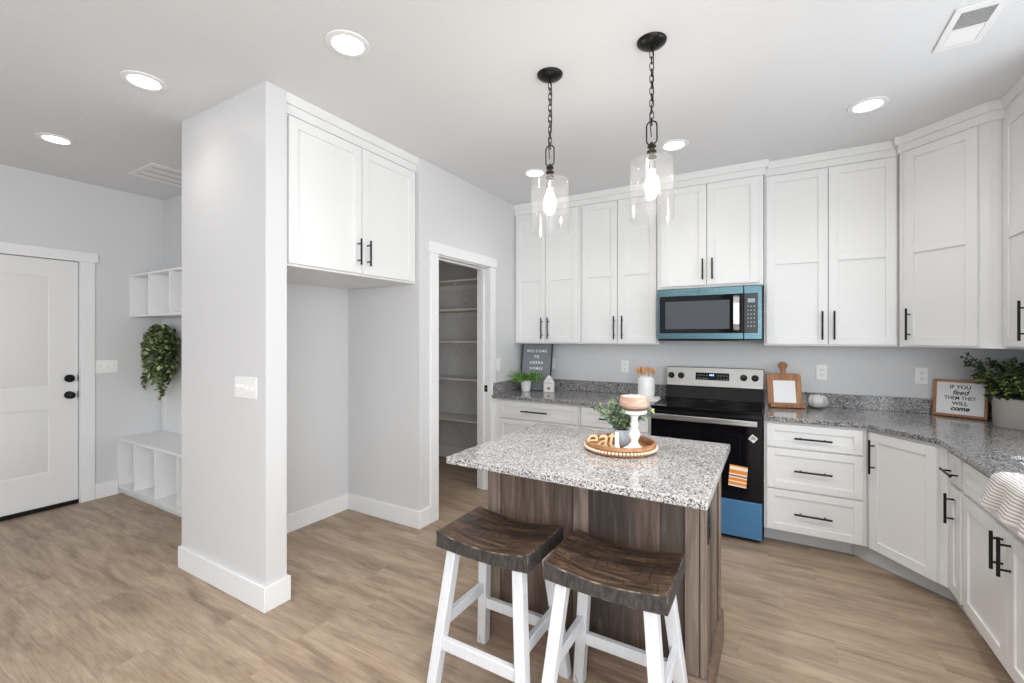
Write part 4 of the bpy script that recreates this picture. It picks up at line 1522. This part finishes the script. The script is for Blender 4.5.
# ------------------------------------------------------------------ pantry shelves
PF = 3.85
for i, z in enumerate((2.032, 1.718, 1.372, 0.968, 0.526)):
    nm = ('top', 'second', 'middle', 'fourth', 'lowest')[i]
    sh = thing('pantry_shelf', '%s white shelf on the far wall inside the pantry' % nm, 'shelf', (-3.89, PF, z), 0, 'pantry wall shelves')
    obj('shelf_board', MB().box(0, 1.50, 0, YN - PF - 0.001, -0.018, 0), 'shelf', sh, 0.001)
    obj('cleat', MB().box(0, 1.50, YN - PF - 0.019, YN - PF - 0.001, -0.07, -0.019), 'shelf', sh)
    for x in (0.30, 0.87, 1.30):
        m = MB()
        m.box(x - 0.008, x + 0.008, 0.06, 0.285, -0.024, -0.0185)
        m.box(x - 0.008, x + 0.008, 0.283, 0.289, -0.25, -0.071)
        m.tube([(x, 0.07, -0.028), (x, 0.284, -0.235)], 0.005, 6)
        obj('bracket', m, 'shelf', sh)


# ------------------------------------------------------------------ foliage helper
def leaves(name, mat, parent, tips, rnd, L, Wd, curl=0.25, tone=None):
    """tips: list of (point, direction[, scale]); each leaf a pointed, folded blade"""
    verts, faces, tones = [], [], []
    for tp in tips:
        p, d_ = Vector(tp[0]), Vector(tp[1]).normalized()
        s = tp[2] if len(tp) > 2 else 1.0
        l, w = L * s * rnd.uniform(0.75, 1.2), Wd * s * rnd.uniform(0.8, 1.2)
        side = d_.cross(Vector((rnd.uniform(-1, 1), rnd.uniform(-1, 1), rnd.uniform(-1, 1))))
        if side.length < 1e-3:
            side = d_.cross(Vector((0, 0, 1)))
        side.normalize()
        nrm = side.cross(d_).normalized()
        b0 = len(verts)
        for t_, ww, c in ((0, 0.12, 0), (0.3, 0.9, 0.35), (0.62, 0.95, 0.3), (1.0, 0.0, -curl)):
            c0 = p + d_ * l * t_ + nrm * (c * l * 0.2)
            if ww == 0.0:
                verts.append(c0)
            else:
                verts += [c0 - side * w * ww * 0.5 + nrm * w * 0.10, c0 - nrm * w * 0.06, c0 + side * w * ww * 0.5 + nrm * w * 0.10]
        faces += [(b0, b0 + 1, b0 + 4, b0 + 3), (b0 + 1, b0 + 2, b0 + 5, b0 + 4), (b0 + 3, b0 + 4, b0 + 7, b0 + 6), (b0 + 4, b0 + 5, b0 + 8, b0 + 7), (b0 + 6, b0 + 7, b0 + 9), (b0 + 7, b0 + 8, b0 + 9)]
        tv = rnd.random() if tone is None else tone(rnd, p)
        tones += [tv] * 10
    me = bpy.data.meshes.new(name)
    me.from_pydata([tuple(v) for v in verts], [], faces)
    at = me.attributes.new('tone', 'FLOAT', 'POINT')
    for i, v in enumerate(tones):
        at.data[i].value = v
    for p_ in me.polygons:
        p_.use_smooth = True
    me.materials.append(M[mat])
    o = bpy.data.objects.new(name, me)
    COL.objects.link(o)
    o.parent = parent
    return o


def sprays(rnd, n, base_r, base_z, length, spread, pair_gap, droop=0.3, up=1.0, start=0.25):
    """arching stems with paired leaves: returns (stem paths, tips)"""
    paths, tips = [], []
    for k in range(n):
        a_ = 2 * PI * k / n + rnd.uniform(-0.35, 0.35)
        lean = rnd.uniform(0.15, 1.0) * spread
        L = length * rnd.uniform(0.6, 1.05)
        p = Vector((base_r * math.cos(a_) * rnd.random(), base_r * math.sin(a_) * rnd.random(), base_z))
        d_ = Vector((math.cos(a_) * lean, math.sin(a_) * lean, up)).normalized()
        pts = [p.copy()]
        steps = max(4, int(L / pair_gap))
        for i in range(steps):
            p = p + d_ * (L / steps)
            d_ = (d_ + Vector((math.cos(a_) * 0.05, math.sin(a_) * 0.05, -droop / steps)) + Vector((rnd.uniform(-1, 1), rnd.uniform(-1, 1), rnd.uniform(-1, 1))) * 0.07).normalized()
            pts.append(p.copy())
            if i / steps > start:
                side = d_.cross(Vector((rnd.uniform(-1, 1), rnd.uniform(-1, 1), rnd.uniform(-0.5, 1)))).normalized()
                for s in (-1, 1):
                    tips.append((p, d_ * 0.6 + side * s, 1.0 - 0.35 * i / steps))
        tips.append((p, d_, 0.8))
        paths.append(pts)
    return paths, tips


# hanging leafy wreath above the bench
rnd = random.Random(5)
wt = thing('leafy_wreath', 'bushy variegated green wreath hanging above the mudroom bench', 'wreath', (-4.835, 1.915, 1.265))
tips = []
for k in range(2100):
    a_ = rnd.uniform(0, 2 * PI)
    rr_ = 0.205 * math.sqrt(rnd.random()) if rnd.random() < 0.55 else rnd.uniform(0.13, 0.225)
    y = rnd.uniform(-0.085, 0.09) * (1 - 0.5 * rr_ / 0.23)
    p = (rr_ * math.cos(a_) * 1.12, y, rr_ * math.sin(a_) * 1.08)
    dd = (math.cos(a_) + rnd.uniform(-0.8, 0.8), -0.7 + rnd.uniform(-0.6, 0.6), math.sin(a_) * 0.8 + rnd.uniform(-0.8, 0.5))
    tips.append((p, dd))
strands = []
for k in range(9):
    x0 = rnd.uniform(-0.24, 0.18)
    p = Vector((x0, rnd.uniform(-0.07, 0.05), -0.10 + rnd.uniform(-0.1, 0.05)))
    pts = [p.copy()]
    dx = rnd.uniform(-0.25, 0.12) - (0.25 if k < 3 else 0)
    for i in range(7):
        p = p + Vector((dx * 0.06 + rnd.uniform(-0.008, 0.008), rnd.uniform(-0.006, 0.006), -0.030))
        pts.append(p.copy())
        for s in (-1, 1):
            tips.append((p, (s + rnd.uniform(-0.4, 0.4), rnd.uniform(-0.6, 0.2), -0.5)))
    strands.append(pts)
lf = leaves('foliage', 'wreath', wt, tips, rnd, 0.046, 0.030, tone=lambda r, p: min(1, max(0, r.random() ** 1.6)))
m = MB()
m.tube([(0.15 * math.cos(2 * PI * i / 24), 0.035, 0.18 * math.sin(2 * PI * i / 24)) for i in range(24)], 0.016, 8, closed=True)
for s_ in strands:
    m.tube(s_, 0.0016, 5)
obj('vine_ring', m, 'stem', wt)
obj('hanging_loop', MB().tube([(0, 0.10, 0.16), (0, 0.095, 0.22), (0.0, 0.098, 0.23)], 0.003, 6), 'stem', wt)

# fern in the back left corner
rnd = random.Random(11)
fn = thing('potted_fern', 'small bright green fern in a white pot in the back left corner', 'plant', (-2.090, 3.845, CZ + 0.001))
obj('pot', MB().lathe([(0, 0), (0.040, 0), (0.042, 0.004), (0.054, 0.095), (0.058, 0.097), (0.059, 0.108), (0.054, 0.109), (0.050, 0.098), (0, 0.096)], seg=32), 'ceramic', fn)
obj('soil', MB().lathe([(0, 0.100), (0.0495, 0.0995), (0.0495, 0.097), (0, 0.097)], seg=24), 'soil', fn)
paths, tips = sprays(rnd, 48, 0.03, 0.095, 0.20, 1.7, 0.009, droop=0.8, start=0.06)
ok_ = lambda q: -0.135 < q[0] < 0.165 and q[1] < 0.075
paths = [p for p in paths if all(ok_(q) for q in p)]
tips = [t_ for t_ in tips if ok_(t_[0])]
leaves('foliage', 'fern', fn, tips, rnd, 0.026, 0.009)
m = MB()
for p in paths:
    m.tube(p, 0.0012, 4)
obj('stems', m, 'stem', fn)

# letter board leaning on the wall
lbd = thing('letter_board', 'tall grey letter board with white letters leaning in the back left corner', 'sign', (-2.046, 3.945, CZ + 0.005))
lean = Matrix.Rotation(math.radians(-7), 4, 'X')
lp = obj('board', MB().box(-0.160, 0.160, 0.0, 0.012, 0, 0.47), 'greyfelt', lbd, 0.001)
lp.rotation_euler = (math.radians(-8.0), 0, 0)
m = MB()
m.box(-0.166, -0.1605, -0.004, 0.014, 0, 0.476).box(0.1605, 0.166, -0.004, 0.014, 0, 0.476).box(-0.1605, 0.1605, -0.004, 0.014, 0.4705, 0.476)
fo = obj('board_edge', m, 'black', lbd)
fo.rotation_euler = (math.radians(-8.0), 0, 0)
for txt, z, sp_ in (('WELCOME', 0.388, 1.45), ('TO', 0.330, 1.35), ('SIERRA', 0.272, 1.40), ('HOMES', 0.214, 1.40)):
    text_obj('lettering', txt, 0.036, 'whitetext', lp, (0.0, -0.0022, z), (PI / 2, 0, 0), 0.001, spacing=sp_, bold=0.0007)

# little white house
hs = thing('house_ornament', 'small white wooden house ornament with a brown heart beside the fern', 'ornament', (-1.868, 3.880, CZ + 0.001), 0.0)
m = MB()
RXZ = Matrix(((1, 0, 0, 0), (0, 0, 1, 0), (0, 1, 0, 0), (0, 0, 0, 1)))
m.prism([(-0.048, 0), (0.048, 0), (0.048, 0.098), (0.0, 0.160), (-0.048, 0.098)], 0.0, 0.045, RXZ)
ho = obj('house_body', m, 'chalk', hs, 0.002)
m = MB()
RL = Matrix.Translation((0.012, -0.002, 0.036))
hp_ = [(0, -0.016), (0.017, 0.004), (0.016, 0.012), (0.009, 0.015), (0.0, 0.009), (-0.009, 0.015), (-0.016, 0.012), (-0.017, 0.004)]
m.prism([(p[0] + 0.010, p[1] + 0.034) for p in hp_], -0.004, -0.0006, RXZ)
obj('heart', m, 'heart', hs)
m = MB()
m.tube([(-0.047 + 0.094 * i / 24, -0.002, 0.088 + 0.0028 * math.sin(i * 1.9)) for i in range(25)], 0.0014, 5)
obj('twine', m, 'slot', hs)

# folded tea towel, crock and wooden utensils
tt = thing('folded_tea_towel', 'white tea towel with grey stripes folded under the utensil crock', 'towel', (-0.960, 3.80, CZ + 0.001), math.radians(6))
m = MB()
lay = [(-0.150, 0.150, -0.085, 0.105, 0.0, 0.009), (-0.144, 0.146, -0.080, 0.100, 0.0095, 0.018), (-0.136, 0.140, -0.074, 0.095, 0.0185, 0.027)]
for b_ in lay:
    m.box(*b_)
obj('folded_cloth', m, 'cloth', tt, bevel=0.004)
m = MB()
for z in (0.003, 0.0125, 0.0215):
    m.box(0.02, 0.149 - z * 0.3, -0.0862 + z * 0.55, -0.0845 + z * 0.55, z, z + 0.002)
m.box(0.120, 0.128, -0.070, 0.092, 0.0271, 0.0277).box(0.104, 0.110, -0.070, 0.092, 0.0271, 0.0277)
obj('stripe', m, 'clothstripe', tt)
cr = thing('utensil_crock', 'tall white ceramic crock left of the range holding wooden utensils', 'crock', (-0.938, 3.88, CZ + 0.0295))
obj('crock_body', MB().lathe([(0, 0), (0.064, 0), (0.069, 0.006), (0.0705, 0.02), (0.0705, 0.138), (0.066, 0.150), (0.058, 0.155), (0.058, 0.165), (0.061, 0.170), (0.057, 0.172), (0.053, 0.168), (0.053, 0.150), (0.062, 0.13), (0.062, 0.012), (0, 0.010)], seg=40), 'ceramic', cr)
UT = [(-0.030, -0.010, -0.066, -0.005, 'wooden spoon leaning left in the white crock', 'spoon'),
      (-0.020, 0.014, -0.044, 0.016, 'wooden spatula leaning slightly left in the white crock', 'spatula'),
      (0.000, -0.012, -0.012, -0.012, 'wide wooden turner standing upright in the white crock', 'turner'),
      (0.014, 0.008, 0.020, 0.014, 'flat wooden spatula leaning slightly right in the white crock', 'spatula'),
      (0.032, -0.006, 0.060, 0.000, 'wooden spoon leaning right in the white crock', 'spoon')]
for bx_, by_, tx_, ty_, lb_, kd in UT:
    t = thing('wooden_' + kd, lb_, 'utensil', (-0.938, 3.88, CZ + 0.0415), 0, 'wooden utensils in the crock')
    m = MB()
    p0_, p1_ = Vector((bx_ * 0.6, by_ * 0.6, 0.002)), Vector((tx_, ty_, 0.178))
    obj('utensil_handle', MB().tube([p0_, p1_], 0.0055, 8), 'spoonwood', t)
    dirv = (p1_ - p0_).normalized()
    hd = MB()
    if kd == 'spoon':
        hd.sphere((0, 0, 0.030), 0.019, sx=1.0, sy=0.35, sz=1.5)
    elif kd == 'spatula':
        hd.prism([(-0.007, 0), (0.007, 0), (0.014, 0.02), (0.015, 0.056), (-0.011, 0.064), (-0.013, 0.02)], -0.003, 0.003, RXZ)
    else:
        hd.prism([(-0.008, 0), (0.008, 0), (0.022, 0.024), (0.022, 0.054), (-0.022, 0.054), (-0.022, 0.024)], -0.003, 0.003, RXZ)
    ho_ = obj('utensil_head', hd, 'spoonwood', t, 0.001)
    ho_.location = p1_ - dirv * 0.004
    ho_.rotation_euler = dirv.to_track_quat('Z', 'Y').to_euler()
    ho_.rotation_euler.z = 0

# cutting-board tablet stand with a card
cbd = thing('recipe_stand', 'wooden cutting board shaped stand holding a white card right of the range', 'stand', (0.080, 3.950, CZ + 0.001), math.radians(12))
cbd.scale = (1.10, 1, 1.03)
m = MB()
pr = []
for (cx, cz, a0) in ((0.084, 0.232, 0), (-0.084, 0.232, PI / 2)):
    if a0 == 0:
        pr.append((0.104, 0.004))
    for k in range(6):
        a_ = a0 + PI / 2 * k / 5
        pr.append((cx + 0.02 * math.cos(a_), cz + 0.02 * math.sin(a_)))
    if a0 == 0:
        # neck and round grip
        pr.append((0.019, 0.252))
        pr.append((0.016, 0.275))
        for k in range(15):
            a_ = math.radians(-55) + math.radians(290) * k / 14
            pr.append((0.030 * math.cos(a_), 0.312 + 0.030 * math.sin(a_)))
        pr.append((-0.016, 0.275))
        pr.append((-0.019, 0.252))
pr.append((-0.104, 0.004))
m.prism(pr, 0.0, 0.016, RXZ)
TL = math.radians(-14)
bo = obj('board', m, 'boardwood', cbd, 0.003)
bo.rotation_euler = (TL, 0, 0)
cd = obj('card', MB().box(-0.068, 0.066, -0.004, -0.001, 0.034, 0.198), 'paper', cbd)
cd.rotation_euler = (TL, 0, 0)
cd['label'] = 'blank white paper card'
obj('ledge', MB().box(-0.098, 0.110, -0.046, -0.0005, 0.004, 0.030), 'boardwood', cbd, 0.003)
bk = obj('back_strut', MB().box(-0.02, 0.02, 0.0, 0.008, 0.0, 0.15), 'boardwood', cbd, 0.002)
bk.location = (0, 0.105, 0.001)
bk.rotation_euler = (math.radians(20), 0, 0)

# glazed gourd
gd = thing('ceramic_gourd', 'glossy pale grey ceramic gourd beside the wooden recipe stand', 'ornament', (0.286, 4.03, CZ + 0.001))
m = MB()
NS = 64
prof = [(math.sin(PI * i / 18), -math.cos(PI * i / 18)) for i in range(19)]
rings = []
for i, (r_, z_) in enumerate(prof):
    ring = []
    if r_ < 1e-6:
        zz = 0.054 + 0.054 * z_ + (-0.014 if z_ > 0 else 0.004)
        rings.append([m.bm.verts.new((0, 0, zz))])
        continue
    for k in range(NS):
        a_ = 2 * PI * k / NS
        lob = 1 - 0.09 * abs(math.cos(a_ * 4)) ** 6
        rad = 0.067 * (r_ ** 0.75) * lob
        zz = 0.054 + 0.054 * z_ - (0.014 * (1 - r_) ** 2 if z_ > 0 else -0.004 * (1 - r_))
        ring.append(m.bm.verts.new((rad * math.cos(a_), rad * math.sin(a_), zz)))
    rings.append(ring)
for A_, B_ in zip(rings[:-1], rings[1:]):
    for k in range(NS):
        k2 = (k + 1) % NS
        if len(A_) == 1:
            m.bm.faces.new((A_[0], B_[k2], B_[k]))
        elif len(B_) == 1:
            m.bm.faces.new((A_[k], A_[k2], B_[0]))
        else:
            m.bm.faces.new((A_[k], A_[k2], B_[k2], B_[k]))
obj('gourd_body', m, 'gourd', gd)
obj('stem', MB().tube([(0, 0, 0.083), (0.002, 0, 0.097), (0.009, 0.001, 0.108)], 0.005, 8, radii=[0.008, 0.005, 0.004]), 'gourd', gd)

# framed sign in the right corner
fs = thing('framed_sign', 'wood-framed white sign lettered in black leaning in the back right corner', 'sign', (1.062, 4.045, CZ + 0.003), math.radians(-25))
SWd, SHt = 0.262, 0.244
LN = math.radians(-9)
m = MB()
m.box(-SWd / 2, SWd / 2, -0.010, 0.010, 0, 0.016).box(-SWd / 2, SWd / 2, -0.010, 0.010, SHt - 0.016, SHt)
m.box(-SWd / 2, -SWd / 2 + 0.016, -0.010, 0.010, 0.016, SHt - 0.016).box(SWd / 2 - 0.016, SWd / 2, -0.010, 0.010, 0.016, SHt - 0.016)
fo = obj('frame', m, 'framewood', fs, 0.001)
fo.rotation_euler = (LN, 0, 0)
pn_ = obj('sign_face', MB().box(-SWd / 2 + 0.016, SWd / 2 - 0.016, -0.001, 0.008, 0.016, SHt - 0.016), 'paper', fs)
pn_.rotation_euler = (LN, 0, 0)
for txt, z, sz, shr, bd, sx_ in (('IF YOU', 0.196, 0.033, 0, 0.0006, 1.0), ('feed', 0.160, 0.044, 0.35, 0.0008, 1.0), ('THEM THEY', 0.123, 0.033, 0, 0.0004, 0.86), ('WILL', 0.087, 0.033, 0, 0.0007, 1.0), ('come', 0.054, 0.042, 0.3, 0.0016, 0.95)):
    text_obj('lettering', txt, sz, 'ink', pn_, (0.0, -0.0016, z), (PI / 2, 0, 0), 0.0005, shear=shr, bold=bd, sx=sx_)

# stone pot with greenery in the right corner
rnd = random.Random(21)
sp_t = thing('potted_greenery', 'large grey stone pot of dark trailing greenery beside the framed sign', 'plant', (1.262, 3.775, CZ + 0.001))
obj('pot', MB().lathe([(0, 0), (0.116, 0), (0.119, 0.005), (0.124, 0.165), (0.122, 0.172), (0.112, 0.172), (0.110, 0.150), (0, 0.148)], seg=44), 'greystone', sp_t)
obj('soil', MB().lathe([(0, 0.158), (0.109, 0.156), (0.109, 0.151), (0, 0.151)], seg=24), 'soil', sp_t)


def clip_room(p, ox_, oy_):
    return p[0] + ox_ < XE - 0.03 and p[1] + oy_ < YN - 0.03


paths, tips = sprays(rnd, 100, 0.09, 0.15, 0.35, 0.62, 0.015, droop=0.35, start=0.1)
keep = lambda q: clip_room(q, 1.262, 3.775) and q[0] > -0.19 - 0.10 * max(0.0, q[2] - 0.33) / 0.1
okp = [p for p in paths if all(keep(q) for q in p)]
tips = [t_ for t_ in tips if keep(t_[0])]
for k in range(520):
    a_ = rnd.uniform(0, 2 * PI)
    r_ = rnd.uniform(0.02, 0.135)
    q = (r_ * math.cos(a_), r_ * math.sin(a_), 0.165 + rnd.uniform(0, 0.09))
    if clip_room(q, 1.262, 3.775):
        tips.append((q, (math.cos(a_), math.sin(a_), rnd.uniform(-0.3, 0.8)), 1.1))
leaves('foliage', 'boxwood', sp_t, tips, rnd, 0.026, 0.017, tone=lambda r, p: (0.75 + 0.25 * r.random()) if r.random() < (0.38 if p.z < 0.30 else 0.10) else r.random() * 0.55)
m = MB()
for p in okp:
    m.tube(p, 0.0015, 4)
obj('stems', m, 'stem', sp_t)

# ------------------------------------------------------------------ tray and its contents on the island
TX, TY, TZ = -0.592, 1.975, IZ + 0.001
tr = thing('beaded_tray', 'round wooden tray with a beaded rim on the island', 'tray', (TX, TY, TZ))
R = 0.152
obj('tray_base', MB().lathe([(0, 0), (R - 0.008, 0), (R - 0.004, 0.004), (R - 0.004, 0.010), (0, 0.010)], seg=64), 'traywood', tr)
obj('tray_rim', MB().lathe([(R - 0.010, 0.0105), (R - 0.003, 0.0105), (R - 0.003, 0.022), (R + 0.002, 0.027), (R + 0.001, 0.040), (R - 0.008, 0.041), (R - 0.011, 0.030)], seg=64, closed=True), 'traywood', tr)
bme = None
NB = 64
for k in range(NB):
    a_ = 2 * PI * k / NB
    if bme is None:
        b0 = obj('bead', MB().sphere((0, 0, 0), 0.0068, seg=10, rings=8), 'bead', tr)
        bme = b0.data
    else:
        b0 = bpy.data.objects.new('bead', bme)
        COL.objects.link(b0)
        b0.parent = tr
    b0.location = ((R + 0.0038) * math.cos(a_), (R + 0.0038) * math.sin(a_), 0.0165)

TB = TZ + 0.0105
cs = thing('candle_pedestal', 'white turned wood candle pedestal standing in the beaded tray', 'candle holder', (-0.520, 1.938, TB))
pb_ = obj('pedestal_body', MB().lathe([(0, 0), (0.046, 0), (0.048, 0.004), (0.046, 0.010), (0.034, 0.016), (0.022, 0.026), (0.016, 0.036), (0.015, 0.044), (0.021, 0.056), (0.0245, 0.068), (0.022, 0.080), (0.015, 0.094), (0.0145, 0.100), (0.018, 0.108), (0.0185, 0.114), (0.0145, 0.122), (0.0150, 0.136), (0.019, 0.146), (0.034, 0.153), (0.052, 0.158), (0.054, 0.162), (0.053, 0.170), (0.048, 0.172), (0, 0.170)], seg=40), 'chalk', cs)
pb_.scale = (1, 1, 1.04)
cn = thing('bowl_candle', 'cream candle in a carved pinkish wooden bowl on the white pedestal', 'candle', (-0.520, 1.938, TB + 0.1795))
obj('wooden_bowl', MB().lathe([(0, 0.010), (0.056, 0.010), (0.0640, 0.020), (0.0635, 0.030), (0.058, 0.055), (0.056, 0.058), (0.051, 0.058), (0.050, 0.046), (0, 0.044)], seg=44), 'bowl', cn)
obj('bowl_foot', MB().lathe([(0, 0), (0.050, 0), (0.055, 0.0095), (0, 0.0095)], seg=44), 'bowldark', cn)
obj('wax', MB().lathe([(0, 0.0565), (0.0495, 0.0565), (0.0495, 0.047), (0, 0.047)], seg=32), 'wax', cn)
for wx_, wy_ in ((-0.02, 0.01), (0.015, -0.015), (0.01, 0.02)):
    obj('wick', MB().tube([(wx_, wy_, 0.0568), (wx_ + 0.001, wy_, 0.066)], 0.0012, 5), 'chalk', cn)
rnd = random.Random(3)
pl = thing('potted_herb', 'leafy sage green plant in a small pale grey pot in the beaded tray', 'plant', (-0.596, 2.010, TB))
obj('pot', MB().lathe([(0, 0), (0.026, 0), (0.032, 0.006), (0.036, 0.04), (0.035, 0.070), (0.033, 0.073), (0.030, 0.071), (0.030, 0.060), (0, 0.058)], seg=36), 'bluepot', pl)
paths, tips = sprays(rnd, 36, 0.02, 0.062, 0.152, 0.72, 0.014, droop=0.40, start=0.12)
leaves('foliage', 'herb', pl, tips, rnd, 0.030, 0.014)
m = MB()
for p in paths:
    m.tube(p, 0.0012, 4)
obj('stems', m, 'stem', pl)
# wooden word cutout and a bit of tag
wd = thing('wooden_word', 'pale wooden word cutout reading eat standing in the beaded tray', 'ornament', (-0.660, 1.905, TB), math.radians(22))
e1 = text_obj('letter', 'ea', 0.118, 'palewood', wd, (-0.018, 0.0, 0.042), (PI / 2, 0, 0), 0.005, shear=0.2, bold=0.0, spacing=0.92)
e2 = text_obj('letter', 't', 0.120, 'palewood', wd, (0.047, 0.0, 0.044), (PI / 2, 0, 0), 0.005, shear=0.15, bold=0.0)
obj('word_base', MB().box(-0.064, 0.058, -0.007, 0.007, -0.0, 0.006), 'palewood', wd, 0.001)
tgq = thing('paper_tag', 'tiny white folded tag at the foot of the wooden word in the tray', 'tag', (-0.588, 1.915, TB), math.radians(30))
obj('tag_card', MB().box(-0.011, 0.011, -0.006, 0.006, 0, 0.020), 'cloth', tgq, 0.002)
obj('upright_strip', MB().box(-0.008, 0.010, 0.0065, 0.009, 0, 0.078), 'paper', tgq, 0.001)  # pale upright strip beside the letter t

# ------------------------------------------------------------------ striped towel over the counter edge
# profile in the x-z plane: lies on the counter, rolls over the front edge and hangs down
tw_prof = []
zc = CZ + 0.004
xs = [0.900, 0.87, 0.84, 0.81, 0.785, 0.765]
for x in xs:
    tw_prof.append((x, zc))
for k in range(1, 6):
    a_ = PI / 2 * k / 5
    tw_prof.append((0.765 - 0.022 * math.sin(a_), zc - 0.022 + 0.022 * math.cos(a_)))
for k in range(1, 10):
    tw_prof.append((0.743 - 0.0004 * k, zc - 0.022 - k * 0.0122))
rnd = random.Random(8)
NU = 46
m = MB()
bm = m.bm
uvl = bm.loops.layers.uv.new('UVMap')
grid = []
NV = len(tw_prof)
for j, (x, z) in enumerate(tw_prof):
    row = []
    h_ = max(0, (zc - z)) / 0.132
    for i in range(NU + 1):
        u = i / NU
        y0t, y1t = 2.455, 2.12          # on the counter
        y0b, y1b = 2.560, 2.12          # spreads at the hem
        y = (y0t + (y1t - y0t) * u) * (1 - h_) + (y0b + (y1b - y0b) * u) * h_
        fold = h_ * (0.014 * (1 - math.cos(u * 2 * PI * 2.6)) + 0.006 * math.sin(u * 31))
        bump = 0.006 * math.sin(u * 17 + j * 0.15) * (1 - h_) if j < 6 else 0
        zz = z + abs(bump) - 0.045 * h_ * u * 0.2
        row.append(bm.verts.new((x - fold, y, zz)))
    grid.append(row)
for j in range(NV - 1):
    for i in range(NU):
        f = bm.faces.new((grid[j][i], grid[j][i + 1], grid[j + 1][i + 1], grid[j + 1][i]))
        for lp_, (ii, jj) in zip(f.loops, ((i, j), (i + 1, j), (i + 1, j + 1), (i, j + 1))):
            lp_[uvl].uv = (ii / NU, jj / (NV - 1))
to = obj('dish_towel', m, 'towel')
sm = to.modifiers.new('solid', 'SOLIDIFY')
sm.thickness = 0.004
sm.offset = 1
tag(to, 'white dish towel with taupe stripes draped over the right counter edge', 'towel')
